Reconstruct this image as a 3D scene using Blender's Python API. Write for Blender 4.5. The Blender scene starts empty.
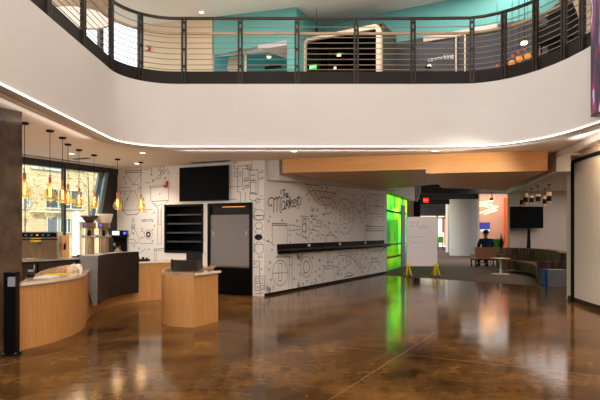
import bpy, bmesh, math, random
from mathutils import Vector, Matrix
random.seed(7)
C = bpy.context.scene.collection
FPX, HZ, EYE = 540.0, 232.0, 1.55          # focal length in pixels, horizon row, eye height

# ------------------------------------------------------------------ layout helpers
def P(u, v, Y):
    return Vector(((u-300)/FPX*Y, Y, EYE-(v-HZ)/FPX*Y))
def F(u, v):
    return P(u, v, EYE*FPX/(v-HZ))
def V(*a):
    return Vector(a)
class Frame:
    """a vertical wall plane: origin o, direction e along it, normal n to the room"""
    def __init__(s, o, e, n):
        s.o = Vector((o[0], o[1], 0)); s.e = Vector((e[0], e[1], 0)).normalized(); s.n = Vector((n[0], n[1], 0)).normalized()
    def at(s, t, z, d=0.0):
        p = s.o + s.e*t + s.n*d; return Vector((p.x, p.y, z))
    def hit(s, u, v, d=0.0):
        r = Vector(((u-300)/FPX, 1, (HZ-v)/FPX)); o = s.o + s.n*d
        k = s.n.dot(o)/s.n.dot(r)
        return Vector((r.x*k, r.y*k, EYE+r.z*k))
    def tz(s, u, v, d=0.0):
        p = s.hit(u, v, d); return (p-s.o).dot(s.e), p.z

# ------------------------------------------------------------------ materials
def lin(c):
    return tuple(((x/255)/12.92 if x/255 <= .04045 else ((x/255+.055)/1.055)**2.4) for x in c)
MATS = {}
def mat(name, rgb, rough=.5, metal=0.0, noise=0.0, scale=6.0, stretch=(1,1,1), bump=0.0, spec=.5, emit=None, estr=0.0, trans=0.0, rgb2=None, coat=0.0):
    if name in MATS: return MATS[name]
    m = bpy.data.materials.new(name); m.use_nodes = True
    nt = m.node_tree; b = nt.nodes['Principled BSDF']
    c = lin(rgb)
    b.inputs['Roughness'].default_value = rough; b.inputs['Metallic'].default_value = metal
    b.inputs['Specular IOR Level'].default_value = spec
    b.inputs['Coat Weight'].default_value = coat; b.inputs['Coat Roughness'].default_value = .06
    b.inputs['Transmission Weight'].default_value = trans
    b.inputs['Base Color'].default_value = (*c, 1)
    if noise or rgb2 or bump:
        tc = nt.nodes.new('ShaderNodeTexCoord'); mp = nt.nodes.new('ShaderNodeMapping')
        mp.inputs['Scale'].default_value = stretch
        nz = nt.nodes.new('ShaderNodeTexNoise'); nz.inputs['Scale'].default_value = scale; nz.inputs['Detail'].default_value = 5
        nt.links.new(tc.outputs['Object'], mp.inputs['Vector']); nt.links.new(mp.outputs['Vector'], nz.inputs['Vector'])
        rp = nt.nodes.new('ShaderNodeValToRGB')
        c2 = lin(rgb2) if rgb2 else tuple(x*(1-noise) for x in c)
        rp.color_ramp.elements[0].position = .32; rp.color_ramp.elements[1].position = .68
        rp.color_ramp.elements[0].color = (*c2, 1); rp.color_ramp.elements[1].color = (*c, 1)
        nt.links.new(nz.outputs['Fac'], rp.inputs['Fac']); nt.links.new(rp.outputs['Color'], b.inputs['Base Color'])
        if bump:
            bp = nt.nodes.new('ShaderNodeBump'); bp.inputs['Strength'].default_value = bump; bp.inputs['Distance'].default_value = .01
            nt.links.new(nz.outputs['Fac'], bp.inputs['Height']); nt.links.new(bp.outputs['Normal'], b.inputs['Normal'])
    if emit:
        b.inputs['Emission Color'].default_value = (*lin(emit), 1); b.inputs['Emission Strength'].default_value = estr
    MATS[name] = m; return m
def glassmat(name, tint=(255,255,255), gloss=.08, glow=None, gstr=0):
    if name in MATS: return MATS[name]
    m = bpy.data.materials.new(name); m.use_nodes = True; nt = m.node_tree; nt.nodes.clear()
    o = nt.nodes.new('ShaderNodeOutputMaterial'); mx = nt.nodes.new('ShaderNodeMixShader')
    t = nt.nodes.new('ShaderNodeBsdfTransparent'); g = nt.nodes.new('ShaderNodeBsdfGlossy')
    t.inputs['Color'].default_value = (*lin(tint), 1); g.inputs['Roughness'].default_value = .02
    mx.inputs['Fac'].default_value = gloss
    nt.links.new(t.outputs[0], mx.inputs[1]); nt.links.new(g.outputs[0], mx.inputs[2])
    if glow:
        em = nt.nodes.new('ShaderNodeEmission'); em.inputs[0].default_value = (*lin(glow),1); em.inputs[1].default_value = gstr
        ad = nt.nodes.new('ShaderNodeAddShader'); nt.links.new(mx.outputs[0], ad.inputs[0]); nt.links.new(em.outputs[0], ad.inputs[1]); nt.links.new(ad.outputs[0], o.inputs['Surface'])
    else: nt.links.new(mx.outputs[0], o.inputs['Surface'])
    MATS[name] = m; return m

PAINT = mat('white_wall_paint', (228,220,212), .6, noise=.04, scale=2)
FASCIA = mat('balcony_plaster', (226,219,214), .62, noise=.03, scale=1.2)
CEIL = mat('ceiling_plaster', (226,214,203), .75, noise=.03, scale=1.5)
CEIL2 = mat('upper_ceiling_plaster', (232,229,226), .8, noise=.03, scale=1.5)
COVE = mat('cove_grey', (200,196,202), .7, noise=.05)
INK = mat('mural_ink', (52,48,46), .7, noise=.1)
INK2 = mat('mural_ink_bold', (38,35,34), .7, noise=.1)
BLACK = mat('black_metal', (18,16,16), .55, noise=.15, scale=9, spec=.1)
BLACKG = mat('black_gloss', (9,9,10), .35, noise=.1, spec=.1)
DARKST = mat('dark_bronze_steel', (58,46,40), .5, .2, noise=.3, scale=8, spec=.3)
KICK = mat('dark_kick_plate', (40,32,28), .6, 0, noise=.2, scale=3, spec=.2)
ROD = mat('railing_rod_steel', (168,148,130), .35, .15, noise=.1)
HRAIL = mat('handrail_wood', (196,166,128), .45, noise=.2, scale=4, stretch=(1,8,8))
WOOD = mat('oak_veneer', (216,160,98), .42, rgb2=(200,142,82), scale=5, stretch=(9,9,.35))
WOODTOP = mat('oak_top', (214,170,124), .18, rgb2=(196,146,98), scale=3, stretch=(1,6,1), coat=.4)
EDGE = mat('pale_counter_edge', (246,238,222), .45, noise=.05)
STEEL = mat('brushed_steel', (176,172,168), .28, .95, noise=.12, scale=6, stretch=(1,1,12))
STEELD = mat('warm_dark_steel', (172,144,112), .3, .55, noise=.25, scale=5, stretch=(4,4,1))
SCREEN = mat('screen_black', (7,9,11), .55, noise=.1, spec=.06)
SHADE = mat('grey_roller_shade', (126,120,117), .55, noise=.06, scale=3)
PANELD = mat('dark_bar_panel', (44,35,32), .5, noise=.2, scale=2, stretch=(1,1,6), spec=.25)
PANELG = mat('bar_panel_grey_top', (128,124,122), .45, noise=.1)
STONE = mat('column_stone', (100,78,58), .38, rgb2=(44,32,26), scale=4.2, bump=.5, coat=.1)
COPPER = mat('copper_socket', (196,124,78), .35, .5, noise=.1)
WHITEP = mat('white_plastic', (232,230,226), .4, noise=.03)
GREYP = mat('grey_plastic', (150,152,156), .5, noise=.05)
YELLOW = mat('yellow_plastic', (232,196,30), .45, noise=.06)
BLUEP = mat('blue_plastic', (40,80,170), .45, noise=.06)
RED = mat('alarm_red', (185,28,30), .4, noise=.08)
TEAL = mat('turquoise_paint', (96,166,160), .6, noise=.04, scale=1.2)
BEIGE = mat('beige_paint', (214,188,158), .6, noise=.04, scale=1.2)
NAVY = mat('slate_wall', (50,54,62), .4, noise=.12, scale=1.5)
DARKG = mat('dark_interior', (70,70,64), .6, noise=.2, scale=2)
CREAM = mat('cream_frame', (226,206,176), .45, noise=.05)
ORANGE = mat('orange_wall', (208,154,124), .6, noise=.06, scale=1.5)
ORANGEB = mat('bright_orange_jamb', (226,96,48), .5, noise=.06)
CARPET = mat('carpet', (116,90,76), .95, rgb2=(86,66,54), scale=22, bump=.3)
BLUECL = mat('blue_cloth', (30,50,104), .85, noise=.2, scale=8)
SKIN = mat('skin', (176,122,92), .55, noise=.08, scale=8)
HAIR = mat('dark_hair', (28,22,19), .6, noise=.2, scale=20)
BLACKCL = mat('black_cloth', (20,19,22), .9, noise=.2, scale=8)
DENIM = mat('dark_trousers', (38,38,48), .9, noise=.2, scale=8)
SALMON = mat('salmon_upholstery', (196,128,108), .8, noise=.1, scale=10)
GREENP = mat('green_chair', (40,150,78), .5, noise=.08)
LIME = mat('lime_chair', (84,176,44), .5, noise=.08)
CANE = mat('bamboo_shade', (180,140,96), .6, noise=.2, scale=9, stretch=(1,1,6))
WARM = mat('warm_lamp', (255,240,215), .4, emit=(255,226,180), estr=9)
LEDM = mat('led_line', (255,245,230), .4, emit=(255,232,205), estr=3)
FIL = mat('filament', (255,220,150), .4, emit=(255,196,110), estr=10)
DIFF = mat('lamp_diffuser', (240,236,228), .5, noise=.03)
REDL = mat('exit_red', (230,30,20), .4, emit=(255,40,24), estr=1.6)
REDW = mat('exit_letters', (255,190,180), .4, emit=(255,150,130), estr=1.6)
GRNL = mat('exit_green', (40,170,60), .4, emit=(30,190,70), estr=.7)
GLASS = glassmat('clear_glass', (246,250,249), .03)
AMBER = glassmat('amber_glass', (255,232,186), .10, (255,190,100), .13)
SMOKE = glassmat('smoke_plastic', (120,120,124), .15)
BRICK = None

def wood_planks(name, c1, c2, width, ang):
    m = bpy.data.materials.new(name); m.use_nodes = True; nt = m.node_tree; b = nt.nodes['Principled BSDF']
    tc = nt.nodes.new('ShaderNodeTexCoord'); mp = nt.nodes.new('ShaderNodeMapping'); mp.inputs['Rotation'].default_value = (0,0,ang)
    br = nt.nodes.new('ShaderNodeTexBrick'); br.inputs['Scale'].default_value = 1
    br.inputs['Brick Width'].default_value = 2.2; br.inputs['Row Height'].default_value = width; br.inputs['Mortar Size'].default_value = .004
    br.inputs['Color1'].default_value = (*lin(c1),1); br.inputs['Color2'].default_value = (*lin(c2),1); br.inputs['Mortar'].default_value = (*lin(tuple(x*.55 for x in c2)),1)
    nz = nt.nodes.new('ShaderNodeTexNoise'); nz.inputs['Scale'].default_value = 4
    mp2 = nt.nodes.new('ShaderNodeMapping'); mp2.inputs['Rotation'].default_value = (0,0,ang); mp2.inputs['Scale'].default_value = (.6,9,9)
    mx = nt.nodes.new('ShaderNodeMixRGB'); mx.blend_type = 'MULTIPLY'; mx.inputs['Fac'].default_value = .35
    nt.links.new(tc.outputs['Object'], mp.inputs[0]); nt.links.new(mp.outputs[0], br.inputs['Vector'])
    nt.links.new(tc.outputs['Object'], mp2.inputs[0]); nt.links.new(mp2.outputs[0], nz.inputs['Vector'])
    nt.links.new(br.outputs['Color'], mx.inputs[1]); nt.links.new(nz.outputs['Fac'], mx.inputs[2])
    nt.links.new(mx.outputs[0], b.inputs['Base Color']); b.inputs['Roughness'].default_value = .45
    return m
PLANK = wood_planks('ceiling_planks', (236,194,150), (226,178,132), .14, math.radians(13))

def floor_mat():
    m = bpy.data.materials.new('polished_concrete'); m.use_nodes = True; nt = m.node_tree; b = nt.nodes['Principled BSDF']
    tc = nt.nodes.new('ShaderNodeTexCoord')
    n1 = nt.nodes.new('ShaderNodeTexNoise'); n1.inputs['Scale'].default_value = 1.1; n1.inputs['Detail'].default_value = 8; n1.inputs['Roughness'].default_value = .62
    n2 = nt.nodes.new('ShaderNodeTexNoise'); n2.inputs['Scale'].default_value = 9; n2.inputs['Detail'].default_value = 8; n2.inputs['Distortion'].default_value = .15
    for n in (n1, n2): nt.links.new(tc.outputs['Object'], n.inputs['Vector'])
    r1 = nt.nodes.new('ShaderNodeValToRGB'); e = r1.color_ramp.elements
    e[0].position = .33; e[0].color = (*lin((54,34,16)),1); e[1].position = .70; e[1].color = (*lin((134,94,50)),1)
    r2 = nt.nodes.new('ShaderNodeValToRGB'); e = r2.color_ramp.elements
    e[0].position = .34; e[0].color = (.66,.64,.61,1); e[1].position = .68; e[1].color = (1.24,1.2,1.14,1)
    mx = nt.nodes.new('ShaderNodeMixRGB'); mx.blend_type = 'MULTIPLY'; mx.inputs['Fac'].default_value = .8
    nt.links.new(n1.outputs['Fac'], r1.inputs['Fac']); nt.links.new(n2.outputs['Fac'], r2.inputs['Fac'])
    nt.links.new(r1.outputs[0], mx.inputs[1]); nt.links.new(r2.outputs[0], mx.inputs[2])
    # saw-cut joints: a thin grid along the building axes
    mp = nt.nodes.new('ShaderNodeMapping'); mp.inputs['Rotation'].default_value = (0,0,math.radians(28.5)); mp.inputs['Location'].default_value = (2.14,1.15,0)
    br = nt.nodes.new('ShaderNodeTexBrick'); br.offset = 0; br.inputs['Scale'].default_value = 1
    br.inputs['Brick Width'].default_value = 3.9; br.inputs['Row Height'].default_value = 3.9; br.inputs['Mortar Size'].default_value = .012
    br.inputs['Color1'].default_value = br.inputs['Color2'].default_value = (0,0,0,1); br.inputs['Mortar'].default_value = (1,1,1,1)
    nt.links.new(tc.outputs['Object'], mp.inputs[0]); nt.links.new(mp.outputs[0], br.inputs['Vector'])
    mj = nt.nodes.new('ShaderNodeMixRGB'); mj.inputs[2].default_value = (*lin((150,118,88)),1)
    ml = nt.nodes.new('ShaderNodeMath'); ml.operation = 'MULTIPLY'; ml.inputs[1].default_value = .45
    nt.links.new(br.outputs['Color'], ml.inputs[0]); nt.links.new(ml.outputs[0], mj.inputs[0]); nt.links.new(mx.outputs[0], mj.inputs[1])
    nt.links.new(mj.outputs[0], b.inputs['Base Color'])
    rr = nt.nodes.new('ShaderNodeMapRange'); rr.inputs['To Min'].default_value = .05; rr.inputs['To Max'].default_value = .19
    nt.links.new(n2.outputs['Fac'], rr.inputs['Value']); nt.links.new(rr.outputs[0], b.inputs['Roughness'])
    bp = nt.nodes.new('ShaderNodeBump'); bp.inputs['Strength'].default_value = .05; bp.inputs['Distance'].default_value = .01
    nt.links.new(n2.outputs['Fac'], bp.inputs['Height']); nt.links.new(bp.outputs[0], b.inputs['Normal'])
    b.inputs['Specular IOR Level'].default_value = .11
    return m
FLOOR = floor_mat()

def brick_mat(name, c1, c2, mort, ang=0):
    m = bpy.data.materials.new(name); m.use_nodes = True; nt = m.node_tree; b = nt.nodes['Principled BSDF']
    tc = nt.nodes.new('ShaderNodeTexCoord'); br = nt.nodes.new('ShaderNodeTexBrick'); br.inputs['Scale'].default_value = 1
    dt = nt.nodes.new('ShaderNodeVectorMath'); dt.operation = 'DOT_PRODUCT'; dt.inputs[1].default_value = (math.cos(ang), math.sin(ang), 0)
    sx = nt.nodes.new('ShaderNodeSeparateXYZ'); mp = nt.nodes.new('ShaderNodeCombineXYZ')
    nt.links.new(tc.outputs['Object'], dt.inputs[0]); nt.links.new(tc.outputs['Object'], sx.inputs[0]); nt.links.new(dt.outputs['Value'], mp.inputs[0]); nt.links.new(sx.outputs['Z'], mp.inputs[1])
    br.inputs['Brick Width'].default_value = .45; br.inputs['Row Height'].default_value = .15; br.inputs['Mortar Size'].default_value = .012
    br.inputs['Color1'].default_value = (*lin(c1),1); br.inputs['Color2'].default_value = (*lin(c2),1); br.inputs['Mortar'].default_value = (*lin(mort),1)
    nt.links.new(mp.outputs[0], br.inputs['Vector'])
    nt.links.new(br.outputs['Color'], b.inputs['Base Color']); b.inputs['Roughness'].default_value = .85
    return m

def display_mat():
    m = bpy.data.materials.new('led_display'); m.use_nodes = True; nt = m.node_tree; b = nt.nodes['Principled BSDF']
    tc = nt.nodes.new('ShaderNodeTexCoord'); mp = nt.nodes.new('ShaderNodeMapping'); mp.inputs['Rotation'].default_value = (math.radians(14),0,0); mp.inputs['Scale'].default_value = (1,3.4,.45)
    nz = nt.nodes.new('ShaderNodeTexNoise'); nz.inputs['Scale'].default_value = 3.0; nz.inputs['Detail'].default_value = 3; nz.inputs['Distortion'].default_value = .5
    r = nt.nodes.new('ShaderNodeValToRGB'); cr = r.color_ramp
    pts = [(.0,(24,18,34)),(.52,(58,48,68)),(.545,(196,34,70)),(.57,(50,40,68)),(.615,(176,90,180)),(.64,(226,224,240)),(.67,(110,196,216)),(.72,(40,30,60))]
    while len(cr.elements) < len(pts): cr.elements.new(.5)
    for e, (p, c) in zip(cr.elements, pts): e.position = p; e.color = (*lin(c),1)
    nt.links.new(tc.outputs['Object'], mp.inputs[0]); nt.links.new(mp.outputs[0], nz.inputs['Vector']); nt.links.new(nz.outputs['Fac'], r.inputs['Fac'])
    b.inputs['Base Color'].default_value = (.01,.01,.01,1)
    nt.links.new(r.outputs[0], b.inputs['Emission Color']); b.inputs['Emission Strength'].default_value = .9
    return m

SOFAM = mat('sofa_weave', (112,76,56), .85, rgb2=(42,28,22), scale=4, stretch=(2.5,2.5,.5))

def green_film():
    m = bpy.data.materials.new('dichroic_film_glass'); m.use_nodes = True; nt = m.node_tree; nt.nodes.clear()
    o = nt.nodes.new('ShaderNodeOutputMaterial'); mx = nt.nodes.new('ShaderNodeMixShader'); t = nt.nodes.new('ShaderNodeBsdfTransparent'); g = nt.nodes.new('ShaderNodeBsdfGlossy')
    tc = nt.nodes.new('ShaderNodeTexCoord'); nz = nt.nodes.new('ShaderNodeTexNoise'); nz.inputs['Scale'].default_value = 1.1
    r = nt.nodes.new('ShaderNodeValToRGB'); e = r.color_ramp.elements
    e[0].position = .30; e[0].color = (.22,.55,.34,1); e[1].position = .68; e[1].color = (.72,.95,.10,1); q_ = e.new(.46); q_.color = (.30,.95,.28,1)
    nt.links.new(tc.outputs['Object'], nz.inputs['Vector']); nt.links.new(nz.outputs['Fac'], r.inputs['Fac']); nt.links.new(r.outputs[0], t.inputs['Color'])
    g.inputs['Roughness'].default_value = .05; g.inputs['Color'].default_value = (.5,.4,.9,1); mx.inputs['Fac'].default_value = .08
    nt.links.new(t.outputs[0], mx.inputs[1]); nt.links.new(g.outputs[0], mx.inputs[2]); nt.links.new(mx.outputs[0], o.inputs['Surface'])
    return m
FILM = green_film()

# ------------------------------------------------------------------ mesh builder
class MB:
    def __init__(s): s.bm = bmesh.new(); s.mi = 0
    def _f(s, vs):
        try:
            f = s.bm.faces.new(vs); f.material_index = s.mi; return f
        except ValueError: return None
    def verts(s, pts): return [s.bm.verts.new(p) for p in pts]
    def box(s, c, d, rz=0.0, taper=1.0, M=None):
        """c centre, d full dimensions"""
        R = Matrix.Rotation(rz, 3, 'Z'); vs = []
        for z in (-.5, .5):
            k = taper if z > 0 else 1
            for x, y in ((-.5,-.5),(.5,-.5),(.5,.5),(-.5,.5)):
                q = R @ Vector((x*d[0]*k, y*d[1]*k, z*d[2]))
                if M: q = M @ q
                vs.append(s.bm.verts.new(Vector(c)+q))
        for q in ((3,2,1,0),(4,5,6,7),(0,1,5,4),(1,2,6,5),(2,3,7,6),(3,0,4,7)): s._f([vs[i] for i in q])
        return s
    def hexa(s, b4, t4):
        vs = s.verts(b4)+s.verts(t4)
        for q in ((3,2,1,0),(4,5,6,7),(0,1,5,4),(1,2,6,5),(2,3,7,6),(3,0,4,7)): s._f([vs[i] for i in q])
        return s
    def prism(s, pts, z0, z1):
        """plan polygon pts (x, y) extruded in z; z0, z1 may be lists per vertex"""
        n = len(pts); zz0 = z0 if isinstance(z0, (list,tuple)) else [z0]*n; zz1 = z1 if isinstance(z1, (list,tuple)) else [z1]*n
        a = s.verts([(p[0],p[1],zz0[i]) for i,p in enumerate(pts)]); b = s.verts([(p[0],p[1],zz1[i]) for i,p in enumerate(pts)])
        s._f(a[::-1]); s._f(b)
        for i in range(n):
            j = (i+1)%n; s._f([a[i],a[j],b[j],b[i]])
        return s
    def band(s, outer, inner, z0, z1):
        """solid between two plan polylines of equal length"""
        n = len(outer); q = []
        for o, i in zip(outer, inner):
            q.append(s.verts([(o[0],o[1],z0),(i[0],i[1],z0),(i[0],i[1],z1),(o[0],o[1],z1)]))
        for k in range(n-1):
            for a in range(4):
                b = (a+1)%4; s._f([q[k][a],q[k+1][a],q[k+1][b],q[k][b]])
        s._f(q[0]); s._f(q[-1][::-1]); return s
    def sweep(s, path, sect, closed=False):
        """sect: list of (offset right of the path, z); path: plan points with z"""
        n = len(path); rings = []
        for k in range(n):
            a = Vector(path[max(k-1,0)]); b = Vector(path[min(k+1,n-1)]); t = (b-a); t.z = 0; t.normalize(); r = Vector((t.y,-t.x,0))
            p = Vector(path[k]); rings.append(s.verts([p+r*o+Vector((0,0,z)) for o,z in sect]))
        m = len(sect)
        for k in range(n-1):
            for a in range(m):
                b = (a+1)%m; s._f([rings[k][a],rings[k][b],rings[k+1][b],rings[k+1][a]])
        s._f(rings[0][::-1]); s._f(rings[-1]); return s
    def tube(s, pts, r, n=8, caps=True):
        pts = [Vector(p) for p in pts]; rings = []; up = Vector((0,0,1))
        for k, p in enumerate(pts):
            t = (pts[min(k+1,len(pts)-1)]-pts[max(k-1,0)]).normalized()
            x = t.cross(up)
            if x.length < 1e-3: x = t.cross(Vector((1,0,0)))
            x.normalize(); y = x.cross(t)
            rr = r[k] if isinstance(r,(list,tuple)) else r
            rings.append(s.verts([p+(x*math.cos(a)+y*math.sin(a))*rr for a in (2*math.pi*i/n for i in range(n))]))
        for k in range(len(rings)-1):
            for i in range(n):
                j = (i+1)%n; s._f([rings[k][i],rings[k][j],rings[k+1][j],rings[k+1][i]])
        if caps: s._f(rings[0][::-1]); s._f(rings[-1])
        return s
    def lathe(s, prof, c=(0,0,0), n=24):
        """prof: list of (radius, z)"""
        c = Vector(c); rings = []
        for r, z in prof:
            if r < 1e-5: rings.append([s.bm.verts.new(c+Vector((0,0,z)))])
            else: rings.append(s.verts([c+Vector((r*math.cos(2*math.pi*i/n), r*math.sin(2*math.pi*i/n), z)) for i in range(n)]))
        for a, b in zip(rings, rings[1:]):
            for i in range(n):
                j = (i+1)%n
                if len(a) == 1 and len(b) == 1: break
                if len(a) == 1: s._f([a[0],b[j],b[i]])
                elif len(b) == 1: s._f([a[i],a[j],b[0]])
                else: s._f([a[i],a[j],b[j],b[i]])
        if prof[0] != prof[-1]:
            if len(rings[0]) > 1: s._f(rings[0][::-1])
            if len(rings[-1]) > 1: s._f(rings[-1])
        return s
    def ribbon(s, fr, pts, w, d=.003):
        """ink line on wall frame: pts (t, z)"""
        for (t0,z0),(t1,z1) in zip(pts, pts[1:]):
            L = math.hypot(t1-t0, z1-z0)
            if L < 1e-5: continue
            a, b = (t1-t0)/L, (z1-z0)/L; h = w/2
            t0e, z0e, t1e, z1e = t0-a*h*.6, z0-b*h*.6, t1+a*h*.6, z1+b*h*.6
            s._f(s.verts([fr.at(t0e-b*h, z0e+a*h, d), fr.at(t0e+b*h, z0e-a*h, d), fr.at(t1e+b*h, z1e-a*h, d), fr.at(t1e-b*h, z1e+a*h, d)]))
        return s
    def build(s, name, mats, parent=None, org=None, smooth=35, bevel=0, recalc=True, kind=None):
        if not isinstance(mats, (list,tuple)): mats = [mats]
        if org is None:
            org = Vector((0,0,0))
        if bevel:
            bmesh.ops.bevel(s.bm, geom=[e for e in s.bm.edges if len(e.link_faces)==2 and e.calc_face_angle(0) > .6], offset=bevel, segments=2, affect='EDGES', profile=.6)
        if recalc: bmesh.ops.recalc_face_normals(s.bm, faces=s.bm.faces)
        me = bpy.data.meshes.new(name); 
        for v in s.bm.verts: v.co -= Vector(org)
        s.bm.to_mesh(me); s.bm.free()
        for m in mats: me.materials.append(m)
        if smooth:
            me.polygons.foreach_set('use_smooth', [True]*len(me.polygons)); me.set_sharp_from_angle(angle=math.radians(smooth))
        o = bpy.data.objects.new(name, me); C.objects.link(o)
        if parent: o.parent = parent
        if kind: o['kind'] = kind
        return o

def thing(name, label, cat, loc=(0,0,0), rz=0.0, group=None):
    o = bpy.data.objects.new(name, None); o.empty_display_size = .1; C.objects.link(o)
    o.location = loc; o.rotation_euler = (0,0,rz); o['label'] = label; o['category'] = cat
    if group: o['group'] = group
    return o
def tag(o, label, cat, group=None):
    o['label'] = label; o['category'] = cat
    if group: o['group'] = group
    return o
def single(mb, name, m, loc, label, cat, group=None, **k):
    """a thing that is one mesh, built in world coordinates, origin at loc"""
    o = mb.build(name, m, None, org=loc, **k); o.location = loc; return tag(o, label, cat, group)
def struct(mb, name, m, **k):
    return mb.build(name, m, kind='structure', **k)
def dup(o, parent=None):
    c = o.copy(); C.objects.link(c); c.parent = parent
    for ch in list(o.children): dup(ch, c)
    return c
def text_mesh(name, body, size, m, parent=None, extrude=.004, matrix=None, align='CENTER'):
    cu = bpy.data.curves.new(name, 'FONT'); cu.body = body; cu.size = size; cu.extrude = extrude; cu.align_x = align; cu.align_y = 'CENTER'; cu.resolution_u = 3
    t = bpy.data.objects.new(name+'_tmp', cu); C.objects.link(t)
    dg = bpy.context.evaluated_depsgraph_get(); me = bpy.data.meshes.new_from_object(t.evaluated_get(dg)); me.name = name
    bpy.data.objects.remove(t); me.materials.clear(); me.materials.append(m)
    if matrix: me.transform(matrix)
    o = bpy.data.objects.new(name, me); C.objects.link(o)
    if parent: o.parent = parent
    return o
def wall_matrix(p, right, out):
    """text matrix: local x -> right, local z -> out"""
    r = Vector(right).normalized(); n = Vector(out).normalized(); up = n.cross(r)
    return Matrix(((r.x,up.x,n.x,p.x),(r.y,up.y,n.y,p.y),(r.z,up.z,n.z,p.z),(0,0,0,1)))
def circ(cx, cy, rx, ry=None, n=26, a0=0, a1=360):
    ry = ry or rx
    return [(cx+rx*math.cos(math.radians(a0+(a1-a0)*i/n)), cy+ry*math.sin(math.radians(a0+(a1-a0)*i/n))) for i in range(n+1)]
def smooth_line(pts, k=6):
    out = []; n = len(pts)
    for i in range(n-1):
        p0 = pts[max(i-1,0)]; p1 = pts[i]; p2 = pts[i+1]; p3 = pts[min(i+2,n-1)]
        for j in range(k):
            t = j/k
            out.append(tuple(.5*((2*b)+(-a+c)*t+(2*a-5*b+4*c-d)*t*t+(-a+3*b-3*c+d)*t**3) for a,b,c,d in zip(p0,p1,p2,p3)))
    out.append(tuple(pts[-1])); return out
def offset(path, d):
    """plan polyline offset to its left by d"""
    out = []; n = len(path)
    for k in range(n):
        a = path[max(k-1,0)]; b = path[min(k+1,n-1)]; L = math.hypot(b[0]-a[0], b[1]-a[1])
        out.append((path[k][0]-(b[1]-a[1])/L*d, path[k][1]+(b[0]-a[0])/L*d))
    return out

A = Vector((.485,.874,0))                       # building axis along the market wall
C0 = (-.868, 12.98)
BK = Frame(C0, (-.909,.415), (-.415,-.909))     # graphic wall with the cooler
MK = Frame(C0, (.485,.874), (.874,-.485))       # long market wall
WN = Frame((-5.0,15.0), (-.49,-.87), (.87,-.49))  # window wall, t grows to the camera
ZC, ZL, ZF = 3.28, 3.31, 4.58

# ------------------------------------------------------------------ atrium edge path (left side, curve, front, curve, right side)
path = [(-3.53,-6.0+i*1.0) for i in range(16)]
path += [(-3.53,9.6)]
path += [(-2.53-1.0*math.cos(math.radians(a)), 10.05+1.0*math.sin(math.radians(a))) for a in range(0,91,9)]
path += [(-2.53+i*.74, 11.05) for i in range(1,8)]
e = 2/2.2
path += [(3.2+1.54*math.sin(math.radians(a))**e, 8.55+2.5*math.cos(math.radians(a))**e) for a in range(9,91,9)]
path += [(4.745, 8.0-i*1.0) for i in range(15)]
path3 = lambda z: [(x,y,z) for x,y in path]

# ------------------------------------------------------------------ structure
mb = MB(); mb.prism([(-12,-7),(14,-7),(14,16.0),(6.8,15.5),(5.0,17.4),(3.02,19.25),(3.24,20.6),(-6,20.6),(-6,14),(-12,5)], -.12, 0); struct(mb, 'floor', FLOOR, smooth=0)
mb = MB(); mb.prism([(14,16.0),(26,40),(26,52.2),(10.6,52.2),(5.0,25.2),(3.24,20.6),(3.02,19.25),(5.0,17.4),(6.8,15.5)], -.12, .004); struct(mb, 'floor_carpet', CARPET, smooth=0)

def u_slab(mb, inner, z0, z1, per, lx):
    """slab around the atrium: inner edge to an outer perimeter; lx(y) is the outer edge on the left, xr on the right"""
    xr = per[-1][0]; outer = []
    for x, y in inner:
        outer.append((lx(y), y) if y <= 8.0 and x < 0 else (xr, y) if y <= 8.0 else None)
    idx = [i for i, o in enumerate(outer) if o is None]
    L = [0]
    for a, b in zip(per, per[1:]): L.append(L[-1]+math.hypot(b[0]-a[0], b[1]-a[1]))
    for k, i in enumerate(idx):
        s = (k+1)/(len(idx)+1)*L[-1]; j = max(q for q in range(len(per)-1) if L[q] <= s); f = (s-L[j])/(L[j+1]-L[j])
        outer[i] = (per[j][0]+(per[j+1][0]-per[j][0])*f, per[j][1]+(per[j+1][1]-per[j][1])*f)
    for c in per[1:-1]:
        i = min(idx, key=lambda q: math.hypot(outer[q][0]-c[0], outer[q][1]-c[1])); outer[i] = c
    mb.band(inner, outer, z0, z1)
lowx = lambda y: -5.05-(15-y)*.5606
upx = lambda y: -5.0-(16.25-y)*.5427
LOWP = [(lowx(8),8.0),(-5.05,15.0),(-4.9,15.6),(-.9,14.2),(0,16.2),(8.9,16.2),(8.9,8.0)]
UPP = [(upx(8),8.0),(-4.95,16.5),(-1,22),(3,30),(14,30),(14,8.0)]
inner_c = offset(path, .26)
mb = MB(); u_slab(mb, inner_c, ZC, ZC+.1, LOWP, lowx); struct(mb, 'ceiling', CEIL, smooth=0)
mb = MB(); u_slab(mb, offset(path, .13), 4.62, 4.84, UPP, upx); struct(mb, 'floor_upper', mat('upper_floor', (196,182,166), .6, noise=.08), smooth=0)
# balcony front with its recessed grey cove
mb = MB(); mb.sweep(path3(0), [(0,ZL),(0,ZF),(-.12,ZF),(-.12,ZL)]); struct(mb, 'wall_balcony_front', FASCIA, smooth=50)
mb = MB(); mb.sweep(path3(0), [(-.005,ZL-.004),(-.005,ZL+.05),(-.30,ZL+.05),(-.30,ZL-.004)]); struct(mb, 'trim_cove', COVE, smooth=50)
mb = MB(); mb.sweep(path3(0), [(.012,ZL-.022),(.012,ZL-.006),(-.010,ZL-.006),(-.010,ZL-.022)])
o = mb.build('cove_light', LEDM, smooth=50); tag(o, 'thin warm white light line running along the bottom edge of the curved balcony', 'light strip')
mb = MB(); mb.sweep(path3(0), [(-.28,ZL-.004),(-.28,ZC-.010),(-.295,ZC-.010),(-.295,ZL-.004)]); struct(mb, 'trim_cove_lip', COVE, smooth=50)
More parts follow.
